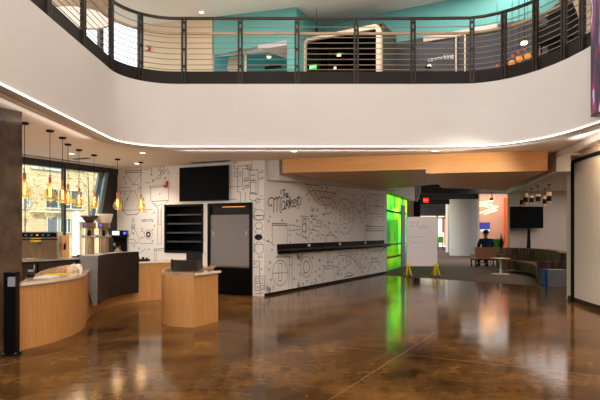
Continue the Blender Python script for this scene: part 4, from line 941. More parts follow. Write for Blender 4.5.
# grinders and brewer on the bar top behind the dark front
def grinder(loc, label, hopper_m, hop, rz):
    g = thing('coffee_grinder', label, 'coffee grinder', loc, rz, 'coffee grinders')
    mb = MB(); mb.box((0,0,.03), (.24,.34,.06)); mb.build('base', BLACK, g, bevel=.01)
    mb = MB(); mb.lathe([(.095,.06),(.095,.56),(.085,.6),(.085,.68)], (0,.03,0), 28); mb.build('column', STEELD, g)
    mb = MB(); mb.box((0,-.02,.73), (.24,.34,.10)); hd = mb.build('head', mat('grinder_head',(120,94,70),.3,.6,noise=.15), g, bevel=.012)
    g.scale = (1,1,1.1)
    mb = MB(); mb.box((-.06,-.193,.735), (.045,.006,.045 if hop else .012)); mb.build('display', mat('blue_led',(40,60,220),.4,emit=(60,90,255),estr=1.5), hd)
    if hop:
        mb = MB(); mb.lathe([(.13,.78),(.155,.82),(.19,.96),(.18,.96),(.145,.82),(.12,.79)], (0,0,0), 28); mb.build('hopper', hopper_m, g)
    else:
        mb = MB(); mb.lathe([(.07,.78),(.17,.90),(.17,.92),(.10,.92),(.06,.80)], (0,0,0), 28); mb.build('hopper', hopper_m, g)
    mb = MB(); mb.tube([V(0,-.12,.62),V(0,-.17,.55)], .035, 12); mb.build('spout', BLACK, g)
    mb = MB(); mb.tube([V(-.125,-.06,.52),V(.125,-.06,.52)], .022, 10); mb.lathe([(0,-.03),(.035,-.02),(.035,.02),(0,.03)], (.125,-.06,.52), 10); mb.lathe([(0,-.03),(.03,-.02),(.03,.02),(0,.03)], (-.125,-.06,.52), 10); mb.build('lever', STEEL, g)
    mb = MB(); mb.box((0,-.14,.075), (.18,.12,.03)); mb.build('drip_tray', STEEL, g)
    return g
k1 = V(-4.55,11.45,.886); k1.x = (89.5-300)/FPX*k1.y
grinder(k1, 'silver coffee grinder with dark smoked hopper, left of the two on the bar', SMOKE, False, .3)
k2 = V(0,11.75,.886); k2.x = (104-300)/FPX*k2.y
grinder(k2, 'bronze coffee grinder with white funnel hopper, right of the two on the bar', mat('white_hopper',(236,226,208),.4,noise=.04), True, .3)
k3 = V(0,12.25,.886); k3.x = (120.5-300)/FPX*k3.y
b3 = thing('coffee_brewer', 'black coffee brewer with small lit screen next to the mural', 'coffee machine', k3, .25)
mb = MB(); mb.box((0,.06,.3), (.30,.22,.6)); mb.box((0,-.08,.03), (.30,.40,.06)); mb.build('body', BLACK, b3, bevel=.01)
mb = MB(); mb.box((0,-.05,.62), (.34,.46,.16)); hd = mb.build('head', BLACKG, b3, bevel=.012)
mb = MB(); mb.box((-.08,-.284,.64), (.15,.006,.09)); mb.build('screen', mat('brewer_screen',(220,240,245),.3,emit=(210,235,245),estr=.9), hd)
mb = MB(); mb.box((.11,-.284,.64), (.06,.006,.05)); mb.build('blue_display', mat('blue_led2',(60,90,230),.4,emit=(70,100,255),estr=1.3), hd)
mb = MB(); mb.lathe([(0,.07),(.075,.07),(.095,.12),(.09,.22),(.05,.30),(.06,.34),(0,.34)], (-.04,-.12,0), 20); mb.build('carafe', STEELD, b3)
mb = MB(); mb.tube([V(-.1,-.2,.40),V(-.1,-.28,.36)], [.03,.02], 10); mb.build('tap', STEEL, b3)
mb = MB(); mb.box((.165,-.06,.28), (.03,.14,.55)); mb.build('side_panel', STEEL, b3); mb = MB(); mb.box((.182,-.12,.38), (.004,.07,.12)); mb.build('tag', YELLOW, b3)
p = V(-3.72,12.45,.886); p.x = (142-300)/FPX*p.y; mb = MB()
mb.box((0,0,.02), (.32,.2,.04)); mb.lathe([(.03,.04),(.035,.09),(0,.10)], (-.09,0,0), 10); mb.lathe([(.03,.04),(.035,.08),(0,.09)], (.02,.02,0), 10); mb.lathe([(.025,.04),(.03,.07),(0,.08)], (.11,0,0), 10)
o = mb.build('condiment_caddy', BLACK); o.location = p; tag(o, 'small black caddy on the oak bar below the mural flask', 'caddy')

# access post in front of the stone column
p = V(-3.63,6.80,0); r = thing('access_post', 'black floor post with grey card reader beside the oak counter end', 'post', p, math.radians(8))
mb = MB(); mb.box((0,0,.53), (.14,.14,1.0)); mb.build('body', BLACKG, r, bevel=.006)
mb = MB(); mb.box((0,0,.015), (.17,.17,.03)); bs = mb.build('base_plate', BLACK, r)
for x in (-.07,.07):
    for y in (-.07,.07):
        mb = MB(); mb.lathe([(.012,.03),(.012,.04),(0,.042)], (x,y,0), 8); mb.build('bolt', STEEL, bs)
mb = MB(); mb.box((0,0,1.035), (.142,.142,.02)); mb.build('cap', BLACK, r)
mb = MB(); mb.box((.025,-.076,.93), (.085,.012,.12)); mb.build('card_reader', GREYP, r, bevel=.003)

# ------------------------------------------------------------------ kiosk in the middle
kc = V(-1.73,8.77,0)
arc = smooth_line([(-1.73,8.77),(-2.04,8.84),(-2.28,9.05),(-2.41,9.40),(-2.47,9.78),(-2.45,10.4)], 6)
kt = thing('kiosk_counter', 'small curved oak kiosk counter standing alone on the floor', 'counter', kc)
poly = arc+[(-1.72,10.75),(-1.72,10.30),(-1.95,10.02),(-1.95,9.55),(-1.42,9.36)]
def inset(pl, d): return offset(pl, d)
mb = MB(); mb.prism(poly, 0, .845); mb.build('oak_body', WOOD, kt, org=kc, smooth=50)
mb = MB(); mb.prism([(x,y) for x,y in offset(arc,-.02)]+[(-1.69,10.78),(-1.69,10.28),(-1.93,10.02),(-1.93,9.57),(-1.39,9.37),(-1.70,8.74)][:], .845, .88); mb.build('counter_top', WOODTOP, kt, org=kc, smooth=50)
ed = [(-1.37,9.38),(-1.695,8.735)]+[(x,y) for x,y in offset(arc,-.02)]
mb = MB(); mb.band([(x,y) for x,y in offset(ed,-.008)], ed, .843, .883); mb.build('edge_band', EDGE, kt, org=kc, smooth=50)
# register enclosure on it: curved front panel + raised rear panel
rc = V(-2.05,9.3,.884); re_ = thing('register_enclosure', 'dark brown curved register screens on the kiosk counter', 'register screen', rc)
pf = smooth_line([(-2.27,9.66),(-2.22,9.42),(-2.06,9.23),(-1.84,9.16),(-1.75,9.17)], 4)
mb = MB(); mb.band(pf, offset(pf,-.03)[::1], .884, 1.07); mb.build('front_panel', PANELD, re_, org=rc, smooth=50)
mb = MB(); mb.band([(-2.09,9.92),(-1.79,9.84)], [(-2.08,9.96),(-1.78,9.88)], .884, 1.17); mb.build('rear_panel', PANELD, re_, org=rc)
mb = MB(); mb.band([(-1.79,9.84),(-1.76,9.19)], [(-1.82,9.84),(-1.79,9.19)], .884, 1.05); mb.build('side_panel', PANELD, re_, org=rc)
mb = MB(); mb.box((-2.0,9.5,.90), (.32,.3,.03), .3); mb.build('tray', BLACK, re_, org=rc)

# ------------------------------------------------------------------ whiteboard on yellow feet
wb = V(4.19,18.55,0); r = thing('whiteboard', 'white mobile board with faint handwriting on yellow feet', 'whiteboard', wb)
mb = MB(); mb.box((0,0,1.225), (1.06,.03,1.69)); mb.build('board', mat('board_white',(242,230,226),.45,noise=.02), r)
mb = MB()
for s_ in (-1,1): mb.box((s_*.53,0,1.225), (.015,.04,1.70))
for z in (.378,2.072): mb.box((0,0,z), (1.06,.04,.015))
mb.build('frame', GREYP, r)
for s_ in (-1,1):
    mb = MB(); x = s_*.48
    
    for yy in (-.2,.2):
        for xx in (-1,1): mb.tube([V(x+xx*.02,yy*.1,.42),V(x+xx*.09,yy,.05)], .02, 8)
    mb.box((x,0,.41), (.16,.08,.08)); ft = mb.build('foot', YELLOW, r)
    for dx, dy in ((-.09,-.2),(.09,-.2),(-.09,.2),(.09,.2)):
        mb = MB(); mb.lathe([(0,.004),(.03,.01),(.03,.04),(0,.05)], (x+dx,dy,0), 10); mb.build('caster', BLACK, ft)
mb = MB()
class WBF: pass
wf = Frame((0,-.019),(1,0),(0,-1)); wf.o = V(0,-.0155,0)
def scr(x0, x1, z, h, seed):
    rnd = random.Random(seed); n = int((x1-x0)/.028); pts = [(x0+i*.028+rnd.uniform(-.008,.008), z+rnd.uniform(-h,h)) for i in range(n)]
    i = 0
    while i < n-1:
        j = min(n, i+rnd.randint(3,6)); mb.ribbon(wf, pts[i:j], .008, .002); i = j+1
scr(-.38,-.06,1.88,.03,1); scr(-.38,.22,1.76,.032,2); scr(-.1,.28,1.70,.02,3); scr(-.37,.12,1.38,.026,4); scr(-.34,0,1.19,.016,5)
mb.build('handwriting', mat('marker_ink',(112,108,122),.6,noise=.1), r, smooth=0, recalc=False)

# ------------------------------------------------------------------ back rooms
p = P(426,200.3,26); r = thing('exit_sign', 'red lit exit sign under the black ceiling above the whiteboard', 'exit sign', p)
mb = MB(); mb.box((0,0,0), (.22,.06,.22)); mb.build('housing', REDL, r, bevel=.006); text_mesh('lettering', 'EXIT', .085, REDW, r, extrude=.003, matrix=wall_matrix(V(0,-.034,0),(1,0,0),(0,-1,0)))
mb = MB(); mb.tube([V(0,0,.1),V(0,0,3.95-p.z)], .012, 6); mb.build('stem', BLACK, r)
p = P(415.2,210,27.5); mb = MB(); mb.box((p.x,27.5,1.55), (.50,.12,3.1)); struct(mb, 'door_1', BLACK)
# sofa: arc in plan
sp = smooth_line([(7.85,20.95),(8.2,20.85),(8.5,20.3),(8.5,19.3),(8.2,17.8),(7.52,16.0)], 6)
so = V(8.2,18.5,0); sf = thing('curved_sofa', 'dark brown checked curved sofa against the lounge wall', 'sofa', so)
r_ = lambda d: offset(sp, d)
mb = MB(); mb.band(r_(.42), r_(-.44), .12, .30); mb.build('base', SOFAM, sf, org=so, smooth=50)
mb = MB(); mb.band(r_(.20), r_(-.46), .30, .47); mb.build('seat', SOFAM, sf, org=so, smooth=50, bevel=.02)
mb = MB(); mb.band(r_(.45), r_(.18), .30, .93); mb.build('backrest', SOFAM, sf, org=so, smooth=50, bevel=.02)
n = len(sp)
for i in (0, n-1):
    d = V(*sp[1],0)-V(*sp[0],0) if i == 0 else V(*sp[-1],0)-V(*sp[-2],0); d.normalize(); nl = V(-d.y,d.x,0); c = V(*sp[i],0)+nl*.0+d*(.05 if i else -.05)
    mb = MB(); mb.box((c.x,c.y,.40), (.16,.94,.56), math.atan2(d.y,d.x)); mb.build('arm', SOFAM, sf, org=so, bevel=.03)
    for s_ in (-.38,.38):
        q = c+nl*s_; mb = MB(); mb.tube([V(q.x,q.y,0),V(q.x,q.y,.13)], .025, 8); mb.build('leg', STEEL, sf, org=so)
# round side table
p = F(500.5,274.2); p.z = .004; r = thing('side_table', 'round oak side table on a pale pedestal in front of the sofa', 'table', p)
mb = MB(); mb.lathe([(0,.56),(.34,.56),(.345,.575),(.34,.59),(0,.59)], (0,0,0), 32); mb.build('top', WOOD, r)
mb = MB(); mb.tube([V(0,0,.03),V(0,0,.56)], .04, 16); mb.build('pedestal', WHITEP, r); mb = MB(); mb.lathe([(0,0),(.31,0),(.30,.02),(.05,.04),(0,.04)], (0,0,0), 32); mb.build('base', mat('table_base',(214,190,160),.5,noise=.05), r)
# bins
p = F(556.5,287.0); p.z = 0; r = thing('grey_bin', 'grey plastic bin on the floor at the sofa end', 'bin', p+V(.1,.2,0), 0)
mb = MB(); mb.box((0,0,.23), (.36,.30,.46), 0, 1.1); mb.build('tub', GREYP, r, bevel=.012); mb = MB(); mb.box((0,0,.465), (.42,.36,.03)); mb.build('rim', GREYP, r, bevel=.006)
p = F(548.5,285.0); p.z = 0; r = thing('recycling_bin', 'blue plastic bin partly behind the grey bin', 'bin', p+V(-.05,-.03,0), 0)
mb = MB(); mb.box((0,0,.22), (.26,.26,.44), 0, 1.1); mb.build('tub', BLUEP, r, bevel=.012); mb = MB(); mb.box((0,0,.45), (.31,.31,.03)); mb.build('rim', BLUEP, r, bevel=.006)
# television on a pole stand
p = V((526.5-300)/FPX*21.5, 21.5, 0); r = thing('television', 'black television on a tall pole stand behind the sofa', 'television', p)
mb = MB(); mb.box((0,0,2.13), (1.31,.06,.86)); mb.build('casing', BLACK, r, bevel=.006); mb = MB(); mb.box((0,-.033,2.135), (1.27,.006,.80)); mb.build('screen', SCREEN, r)
mb = MB(); mb.hexa([V(-.02,-.04,.04),V(.17,-.04,.04),V(.17,.04,.04),V(-.02,.04,.04)],[V(.06,-.03,1.9),V(.13,-.03,1.9),V(.13,.03,1.9),V(.06,.03,1.9)]); mb.build('pole', BLACK, r); mb = MB(); mb.box((.08,0,.02), (.8,.5,.04)); mb.build('base', BLACK, r, bevel=.006)
# lanterns
lan = None
LN = [(522,197,206.5,190.3,'cane lantern lowest and leftmost of the cluster over the lounge television'),(525.6,193.5,205,185.6,'cane lantern second from the left, behind the lowest one'),(531.5,195.6,204,188.4,'cane lantern third from the left over the television'),(538,194.4,202.6,186,'cane lantern in the middle right of the cluster, fourth from left'),(545,196,206.2,188.6,'cane lantern second from the right over the television'),(549,192,204,184.4,'cane lantern rightmost and nearest the camera in the lounge cluster')]
for u,va,vb,vc,lab in LN:
    Y = FPX*(3.2-EYE)/(HZ-vc); Y = min(Y, 21.3); p = V((u-300)/FPX*Y, Y, 3.2)
    zt_, zb_ = EYE+(HZ-va)*Y/FPX-3.2, EYE+(HZ-vb)*Y/FPX-3.2
    r = thing('lantern_pendant', lab, 'pendant lamp', p, 0, 'cane lanterns over the lounge')
    mb = MB(); mb.lathe([(0,0),(.06,0),(.06,-.03),(0,-.03)], (0,0,0), 16); mb.build('canopy', BLACK, r); mb = MB(); mb.tube([V(0,0,-.03),V(0,0,zt_)], .008, 6); mb.build('cord', BLACK, r)
    mb = MB(); mb.lathe([(0,zt_),(.075,zt_),(.08,zt_-.02),(.08,zb_+.02),(.075,zb_),(.068,zb_),(.068,zt_-.03),(0,zt_-.03)], (0,0,0), 20); sh = mb.build('shade', CANE, r)
    zm = zt_*.45+zb_*.55; mb = MB(); mb.lathe([(.082,zm-.09),(.083,zm-.08),(.083,zm+.08),(.082,zm+.09)], (0,0,0), 20); mb.build('dark_band', BLACK, sh)
# bench with person seen from behind
bx = V((487-300)/FPX*23.6, 23.6, .004); r = thing('lounge_bench', 'salmon upholstered bench seen from behind, with the seated person', 'bench', bx)
mb = MB(); mb.box((0,-.02,.62), (1.07,.16,.52)); mb.build('backrest', SALMON, r, bevel=.03); mb = MB(); mb.box((0,.32,.46), (1.05,.66,.2)); mb.build('seat', SALMON, r, bevel=.03)
mb = MB(); mb.box((0,.32,.33), (1.04,.7,.06)); mb.build('frame', BLACK, r)
for x in (-.49,.49):
    for y in (-.02,.62):
        mb = MB(); mb.box((x,y,.155), (.05,.05,.31)); mb.build('leg', BLACK, r)

# ------------------------------------------------------------------ people
def skinned(name, joints, edges, m, parent, sub=1, org=None):
    me = bpy.data.meshes.new(name); me.from_pydata([j[0] for j in joints], edges, []); o = bpy.data.objects.new(name, me); C.objects.link(o)
    md = o.modifiers.new('skin', 'SKIN'); md.use_smooth_shade = True
    if not me.skin_vertices: 
        bm = bmesh.new(); bm.from_mesh(me); bm.verts.layers.skin.verify(); bm.to_mesh(me); bm.free()
    for i, j in enumerate(joints):
        me.skin_vertices[0].data[i].radius = (j[1], j[2] if len(j) > 2 else j[1]); me.skin_vertices[0].data[i].use_root = (i == 0)
    sb_ = o.modifiers.new('sub', 'SUBSURF'); sb_.levels = sub; sb_.render_levels = sub
    dg = bpy.context.evaluated_depsgraph_get(); dg.update(); nm = bpy.data.meshes.new_from_object(o.evaluated_get(dg)); nm.name = name
    bpy.data.objects.remove(o); nm.materials.clear(); nm.materials.append(m); nm.polygons.foreach_set('use_smooth', [True]*len(nm.polygons))
    o = bpy.data.objects.new(name, nm); C.objects.link(o); o.parent = parent; return o
def seated(loc, rz, label, seat, top_m, leg_m, hands_fwd=.34, lean=.05, hooded=False):
    """seated figure facing +y, hips at height seat"""
    r = thing('person', label, 'person', loc, rz)
    h = seat+.10; J = []; E = []
    def j(p, a, b=None): J.append((p, a, b or a)); return len(J)-1
    pel = j((0,0,h), .13,.11); bel = j((0,.0,h+.16), .135,.105); ch = j((0,lean,h+.32), .15,.11); c2 = j((0,lean,h+.45), .12,.085); nk = j((0,lean+.01,h+.53), .06); nk2 = j((0,lean+.025,h+.60), .052)
    hd = j((0,lean+.04,h+.68), .075,.085); hd2 = j((0,lean+.035,h+.78), .08,.09); tp = j((0,lean+.03,h+.845), .055)
    E += [(pel,bel),(bel,ch),(ch,c2),(c2,nk),(nk,nk2),(nk2,hd),(hd,hd2),(hd2,tp)]
    hands = []; arm = []; legs = []
    for s_ in (-1,1):
        sh = j((s_*.185,lean,h+.47), .062); el = j((s_*.25,lean+.07,h+.20), .045); wr = j((s_*.14,lean+hands_fwd,h+.14), .028); pm = j((s_*.11,lean+hands_fwd+.07,h+.135), .034,.018)
        E += [(c2,sh),(sh,el),(el,wr),(wr,pm)]; hands.append((pm, s_)); arm += [sh,el,wr]
        hp = j((s_*.10,.03,h-.02), .09); kn = j((s_*.13,.46,h-.02), .06); an = j((s_*.13,.47,.09), .042); toe = j((s_*.14,.60,.045), .036,.03)
        E += [(pel,hp),(hp,kn),(kn,an),(an,toe)]; legs += [hp,kn,an]
    body_j, body_e = list(J), list(E)
    skinned('body', body_j, body_e, SKIN, r, 2)
    hm = MB()
    for pm, s_ in hands:
        c = Vector(J[pm][0])
        for q, ln in enumerate((.068,.078,.074,.058)):
            o_ = c+V(s_*(-.027+.018*q),.02,0); hm.tube([o_,o_+V(0,ln*.5,.0),o_+V(0,ln*.85,-.02),o_+V(0,ln,-.035)], [.0085,.008,.0072,.006], 8)
        o_ = c+V(-s_*.03,-.02,0); hm.tube([o_,o_+V(-s_*.025,.025,-.004),o_+V(-s_*.035,.05,-.012)], [.011,.009,.007], 8)
    hm.build('fingers', SKIN, r)
    # face details
    fc = MB(); y0 = lean+.04
    fc.hexa([V(-.016,y0+.085,h+.685),V(.016,y0+.085,h+.685),V(.016,y0+.11,h+.68),V(-.016,y0+.11,h+.68)],[V(-.008,y0+.08,h+.74),V(.008,y0+.08,h+.74),V(.006,y0+.092,h+.74),V(-.006,y0+.092,h+.74)])
    for s_ in (-1,1): fc.lathe([(0,-.03),(.018,-.02),(.02,.01),(.012,.03),(0,.034)], (s_*.082,lean+.03,h+.71), 10)
    fc.build('nose_and_ears', SKIN, r)
    ey = MB()
    for s_ in (-1,1): ey.lathe([(0,-.010),(.013,-.006),(.013,.006),(0,.010)], (s_*.03,y0+.083,h+.745), 12)
    ey.box((0,y0+.086,h+.645), (.05,.012,.009)); ey.build('eyes_and_mouth', HAIR, r)
    hr_ = MB(); hr_.lathe([(.094,-.05),(.102,0),(.096,.05),(.072,.09),(.03,.112),(0,.116)], (0,lean+.004,h+.80), 20); hr_.build('hair', HAIR, r)
    # clothes
    T = [(p,a*1.16+.008,b*1.16+.008) for p,a,b in J]
    def sel(ids, ed, nm_, m_, grow=1.0):
        mp_ = {i:k for k,i in enumerate(ids)}
        skinned(nm_, [(T[i][0],T[i][1]*grow,T[i][2]*grow) for i in ids], [(mp_[a],mp_[b]) for a,b in ed if a in mp_ and b in mp_], m_, r, 2)
    sel([bel,pel,ch,c2,nk]+arm, E, 'jacket' if hooded else 'shirt', top_m, 1.12 if hooded else 1.02)
    sel([pel]+legs, E, 'trousers', leg_m)
    sm = MB()
    for s_ in (-1,1): sm.hexa([V(s_*.14-.05,.41,0),V(s_*.14+.05,.41,0),V(s_*.14+.05,.68,0),V(s_*.14-.05,.68,0)],[V(s_*.14-.045,.42,.1),V(s_*.14+.045,.42,.1),V(s_*.14+.035,.66,.05),V(s_*.14-.035,.66,.05)])
    sm.build('shoes', BLACK, r, bevel=.015)
    return r
pb_ = seated((bx.x+.10, bx.y+.36, .004), 0, 'person in a blue shirt seated on the salmon bench, seen from behind', .56, BLUECL, DENIM)
pb_.scale = (1.28,1.1,1.05)
pp = V(4.88,10.15,4.84)
pr_ = seated(pp, math.radians(-65), 'person in a black jacket seated behind the upper right railing', .34, BLACKCL, BLACKCL, lean=.02, hooded=True)
mb = MB(); rings = []
for (z,rx,ry,cy) in ((.14,.33,.36,.24),(.40,.33,.32,.18),(.63,.28,.25,.08),(.80,.21,.16,.03),(.92,.12,.10,.01),(.98,.08,.075,.0)):
    rings.append(mb.verts([(rx*math.cos(a)*(1+.05*math.sin(5*a)), cy+ry*math.sin(a)*(1+.05*math.sin(5*a)), z) for a in (2*math.pi*i/28 for i in range(28))]))
for r0, r1 in zip(rings, rings[1:]):
    for i in range(28): mb._f([r0[i],r0[(i+1)%28],r1[(i+1)%28],r1[i]])
mb.build('coat', BLACKCL, pr_, smooth=80)
r = thing('lounge_chair', 'low black chair under the person behind the upper right railing', 'chair', pp, math.radians(-65))
mb = MB(); mb.box((0,.08,.31), (.60,.58,.06)); mb.build('seat', BLACKCL, r, bevel=.02); mb = MB(); mb.box((0,-.30,.42), (.56,.06,.26)); mb.build('backrest', BLACKCL, r, bevel=.03)
for x in (-.27,.27):
    for y in (-.2,.34):
        mb = MB(); mb.tube([V(x,y,0),V(x*.9,y*.9,.30)], .017, 8); mb.build('leg', BLACK, r)

# things beyond the bench
p = P(484.7,227,27); r = thing('monitor', 'violet blue lit monitor beyond the seated person', 'monitor', V(p.x,27,.004))
z = p.z; mb = MB(); mb.box((0,0,z), (.50,.05,.44)); mb.build('casing', BLACK, r); mb = MB(); mb.box((0,-.028,z+.05), (.47,.006,.32)); mb.build('screen', mat('violet_screen',(70,66,150),.4,emit=(74,72,170),estr=.8), r)
mb = MB(); mb.box((0,-.028,z-.17), (.47,.006,.10)); mb.build('bright_strip', mat('white_strip',(220,235,235),.4,emit=(215,235,235),estr=1.0), r)
mb = MB(); mb.tube([V(0,.02,0),V(0,.02,z-.2)], .04, 10); mb.lathe([(0,0),(.25,0),(.25,.03),(0,.04)], (0,.02,0), 20); mb.build('stand', BLACK, r)
def shell_chair(loc, rz, m, label, zseat=.45):
    r = thing('shell_chair', label, 'chair', loc, rz)
    mb = MB(); mb.box((0,0,zseat), (.46,.44,.05)); mb.build('seat', m, r, bevel=.02); mb = MB(); mb.hexa([V(-.22,-.22,zseat),V(.22,-.22,zseat),V(.22,-.18,zseat),V(-.22,-.18,zseat)],[V(-.21,-.32,zseat+.48),V(.21,-.32,zseat+.48),V(.21,-.28,zseat+.48),V(-.21,-.28,zseat+.48)]); mb.build('backrest', m, r, bevel=.02)
    for x in (-.19,.19):
        for y in (-.18,.18):
            mb = MB(); mb.tube([V(x*1.1,y*1.1,0),V(x*.8,y*.8,zseat)], .015, 8); mb.build('leg', BLACK, r)
    return r
p = P(493,242,25.6); shell_chair((p.x+.02,25.6,.004), 0, LIME, 'lime green chair beyond the bench, right of the seated person', .74)
shell_chair((P(440.5,235,44).x,44,.004), math.radians(160), GREENP, 'green chair by the far street window', .7)
p = P(437,240,43); r = thing('cafe_table', 'small dark table beside the green chair by the far street window', 'table', (p.x-.4,43.2,.004))
mb = MB(); mb.lathe([(0,.72),(.5,.72),(.5,.75),(0,.75)], (0,0,0), 24); mb.build('top', BLACK, r); mb = MB(); mb.tube([V(0,0,.02),V(0,0,.72)], .04, 10); mb.lathe([(0,0),(.3,0),(.3,.03),(0,.04)], (0,0,0), 20); mb.build('pedestal', GREYP, r)
p = V(P(501.5,240,25).x,25.0,.004); r = thing('potted_plant', 'dark spiky potted plant beyond the bench beside the lime chair', 'plant', p)
mb = MB(); mb.lathe([(0,0),(.15,0),(.19,.62),(.16,.62),(.15,.57),(0,.57)], (0,0,0), 18); mb.build('pot', BLACK, r)
mb = MB(); rnd = random.Random(3)
for k in range(16):
    a = rnd.uniform(0,6.28); l = rnd.uniform(.5,.95); s_ = rnd.uniform(.1,.28); d = V(math.cos(a),math.sin(a),0); nn = V(-d.y,d.x,0)*.03
    q = [V(0,0,.57), d*s_*.4+V(0,0,.57+l*.5), d*s_+V(0,0,.57+l)]
    mb._f(mb.verts([q[0]-nn*.5,q[0]+nn*.5,q[1]+nn,q[1]-nn])); mb._f(mb.verts([q[1]-nn,q[1]+nn,q[2]+nn*.1,q[2]-nn*.1]))
mb.build('leaves', mat('dark_leaf',(26,34,24),.5,noise=.2), r, recalc=False)
# zigzag chandelier
p = V((488-300)/FPX*25.0, 25.0, 2.0); zc = lambda u,v,dy=0: V((u-300)/FPX*25.0-p.x, dy, EYE+(HZ-v)*25.0/FPX)
r = thing('zigzag_chandelier', 'chandelier of crossed glowing bars in front of the orange wall', 'chandelier', (p.x,p.y,0))
for k,(u0,v0,u1,v1) in enumerate([(479,202.6,494.5,200.6),(479,202.4,498,207),(479,206,493,204),(479.5,204.5,496.5,210),(480,213,498,206.5),(484.5,214,496.8,210)]):
    mb = MB(); mb.tube([zc(u0,v0,-.2+.05*k),zc(u1,v1,.2-.05*k)], .024, 8); mb.build('light_bar', mat('bar_glow',(255,230,190),.4,emit=(255,196,120),estr=6), r)
mb = MB(); mb.tube([zc(492,199.5),V(zc(492,199).x,0,3.95)], .02, 6); mb.box(zc(491.5,199.2), (.12,.08,.12)); mb.build('hanger', BLACK, r)
p = P(394.5,211,24.8); r = thing('pendant_lamp', 'glowing yellow pendant behind the green glass', 'lamp', p)
mb = MB(); mb.lathe([(0,-.05),(.15,-.05),(.17,0),(.13,.08),(0,.12)], (0,0,0), 20); mb.build('globe', mat('yellow_glow',(255,240,140),.4,emit=(255,236,130),estr=7), r); mb = MB(); mb.tube([V(0,0,.1),V(0,0,3.9-p.z)], .008, 6); mb.build('cord', BLACK, r)

# ------------------------------------------------------------------ outdoors
gr = MB(); gr.prism([(-60,5),(70,5),(70,95),(-60,95)], -.4, -.14); struct(gr, 'floor_street', mat('street_asphalt',(196,190,180),.9,noise=.1), smooth=0)
XN = V(-.874,.485,0)
FO = V(-5.0,15.0,0)+XN*12
FS = Frame(FO, A, -XN)
BR = brick_mat('buff_brick', (216,188,148), (198,166,126), (208,192,164), math.radians(61))
ob = thing('brick_building', 'buff brick building across the street seen through the left window', 'building', FS.at(8,-.14))
oo = FS.at(8,-.14)
mb = MB(); wslab(mb, FS, -8, 19, -.14, 7.6, -6, 0); mb.build('wall', BR, ob, org=oo, smooth=0)
WG = mat('building_glass',(84,92,98),.15,noise=.3,scale=1.2); WFR = mat('building_frame',(190,196,190),.5,noise=.05)
def bwin(u0,v0,u1,v1,m=WG,fr=WFR,nm=3,name='window',d=.03):
    t0_,z1_ = FS.tz(u0,v0); t1_,z0_ = FS.tz(u1,v1); lo, hi = min(t0_,t1_), max(t0_,t1_)
    mb = MB(); wslab(mb, FS, lo, hi, z0_, z1_, 0, d); w = mb.build(name, m, ob, org=oo, smooth=0)
    mb = MB()
    for k in range(nm+1):
        t_ = lo+(hi-lo)*k/nm; wslab(mb, FS, t_-.03, t_+.03, z0_, z1_, d, d+.04)
    wslab(mb, FS, lo-.03, hi+.03, z0_-.06, z0_, 0, d+.06); wslab(mb, FS, lo-.03, hi+.03, z1_, z1_+.06, 0, d+.06); mb.build('frame', fr, w, org=oo, smooth=0)
bwin(45,189,82,209); bwin(30,164,61,170.5, mat('high_window',(176,196,206),.2,noise=.1)); bwin(66,165,84,170.5, mat('high_window',(176,196,206),.2,noise=.1)); bwin(22.5,188,29,208)
bwin(46.5,217,57,236, mat('service_door',(112,116,122),.5,noise=.1), WFR, 1, 'door'); bwin(60,219,70,232)
mb = MB(); 
for (u0,v0,u1,v1) in ((72,211,75.5,262),(75.5,217,86.5,222),(84,217,88,262),(28,211,62,213)):
    t0_,z1_ = FS.tz(u0,v0); t1_,z0_ = FS.tz(u1,v1); wslab(mb, FS, t0_, t1_, max(z0_,-.1), z1_, .02, .3)
mb.build('white_portico', WHITEP, ob, org=oo, smooth=0)
# trees
def tree(loc, h, rad, label, seed, n=520):
    rnd = random.Random(seed); r = thing('street_tree', label, 'tree', loc, 0, 'street trees')
    mb = MB(); mb.tube([V(0,0,0),V(.05,0,h*.4),V(-.05,.1,h*.75)], [.06,.035,.015], 8)
    for k in range(8):
        a = k*.8; z = h*(.35+.06*k); mb.tube([V(0,0,z),V(math.cos(a)*rad*.6,math.sin(a)*rad*.6,z+h*.16)], [.012,.005], 6)
    mb.build('trunk', mat('bark',(110,92,74),.9,noise=.2), r)
    mb = MB()
    for k in range(n):
        a = rnd.uniform(0,6.28); q = rad*rnd.random()**.5; z = h*.38+rnd.random()*h*.62; c = V(q*math.cos(a),q*math.sin(a),z)
        M_ = Matrix.Rotation(rnd.uniform(0,6.28),3,'Z') @ Matrix.Rotation(rnd.uniform(0,3.1),3,'X'); s_ = rnd.uniform(.04,.09)
        mb._f(mb.verts([c+M_@V(-s_,0,0),c+M_@V(0,-s_*.5,0),c+M_@V(s_,0,0),c+M_@V(0,s_*.5,.01)]))
    mb.build('foliage', mat('autumn_leaf',(186,176,92),.7,rgb2=(140,150,70),scale=3), r, recalc=False)
for (u,Y,h,rad,lab,sd) in ((24,20.5,5.6,1.0,'thin yellow-green street tree behind the stone column edge',1),(88,23,6.0,1.3,'yellow-green street tree outside, left of the raking window braces',2)):
    tree(((u-300)/FPX*Y, Y, -.14), h, rad, lab, sd)
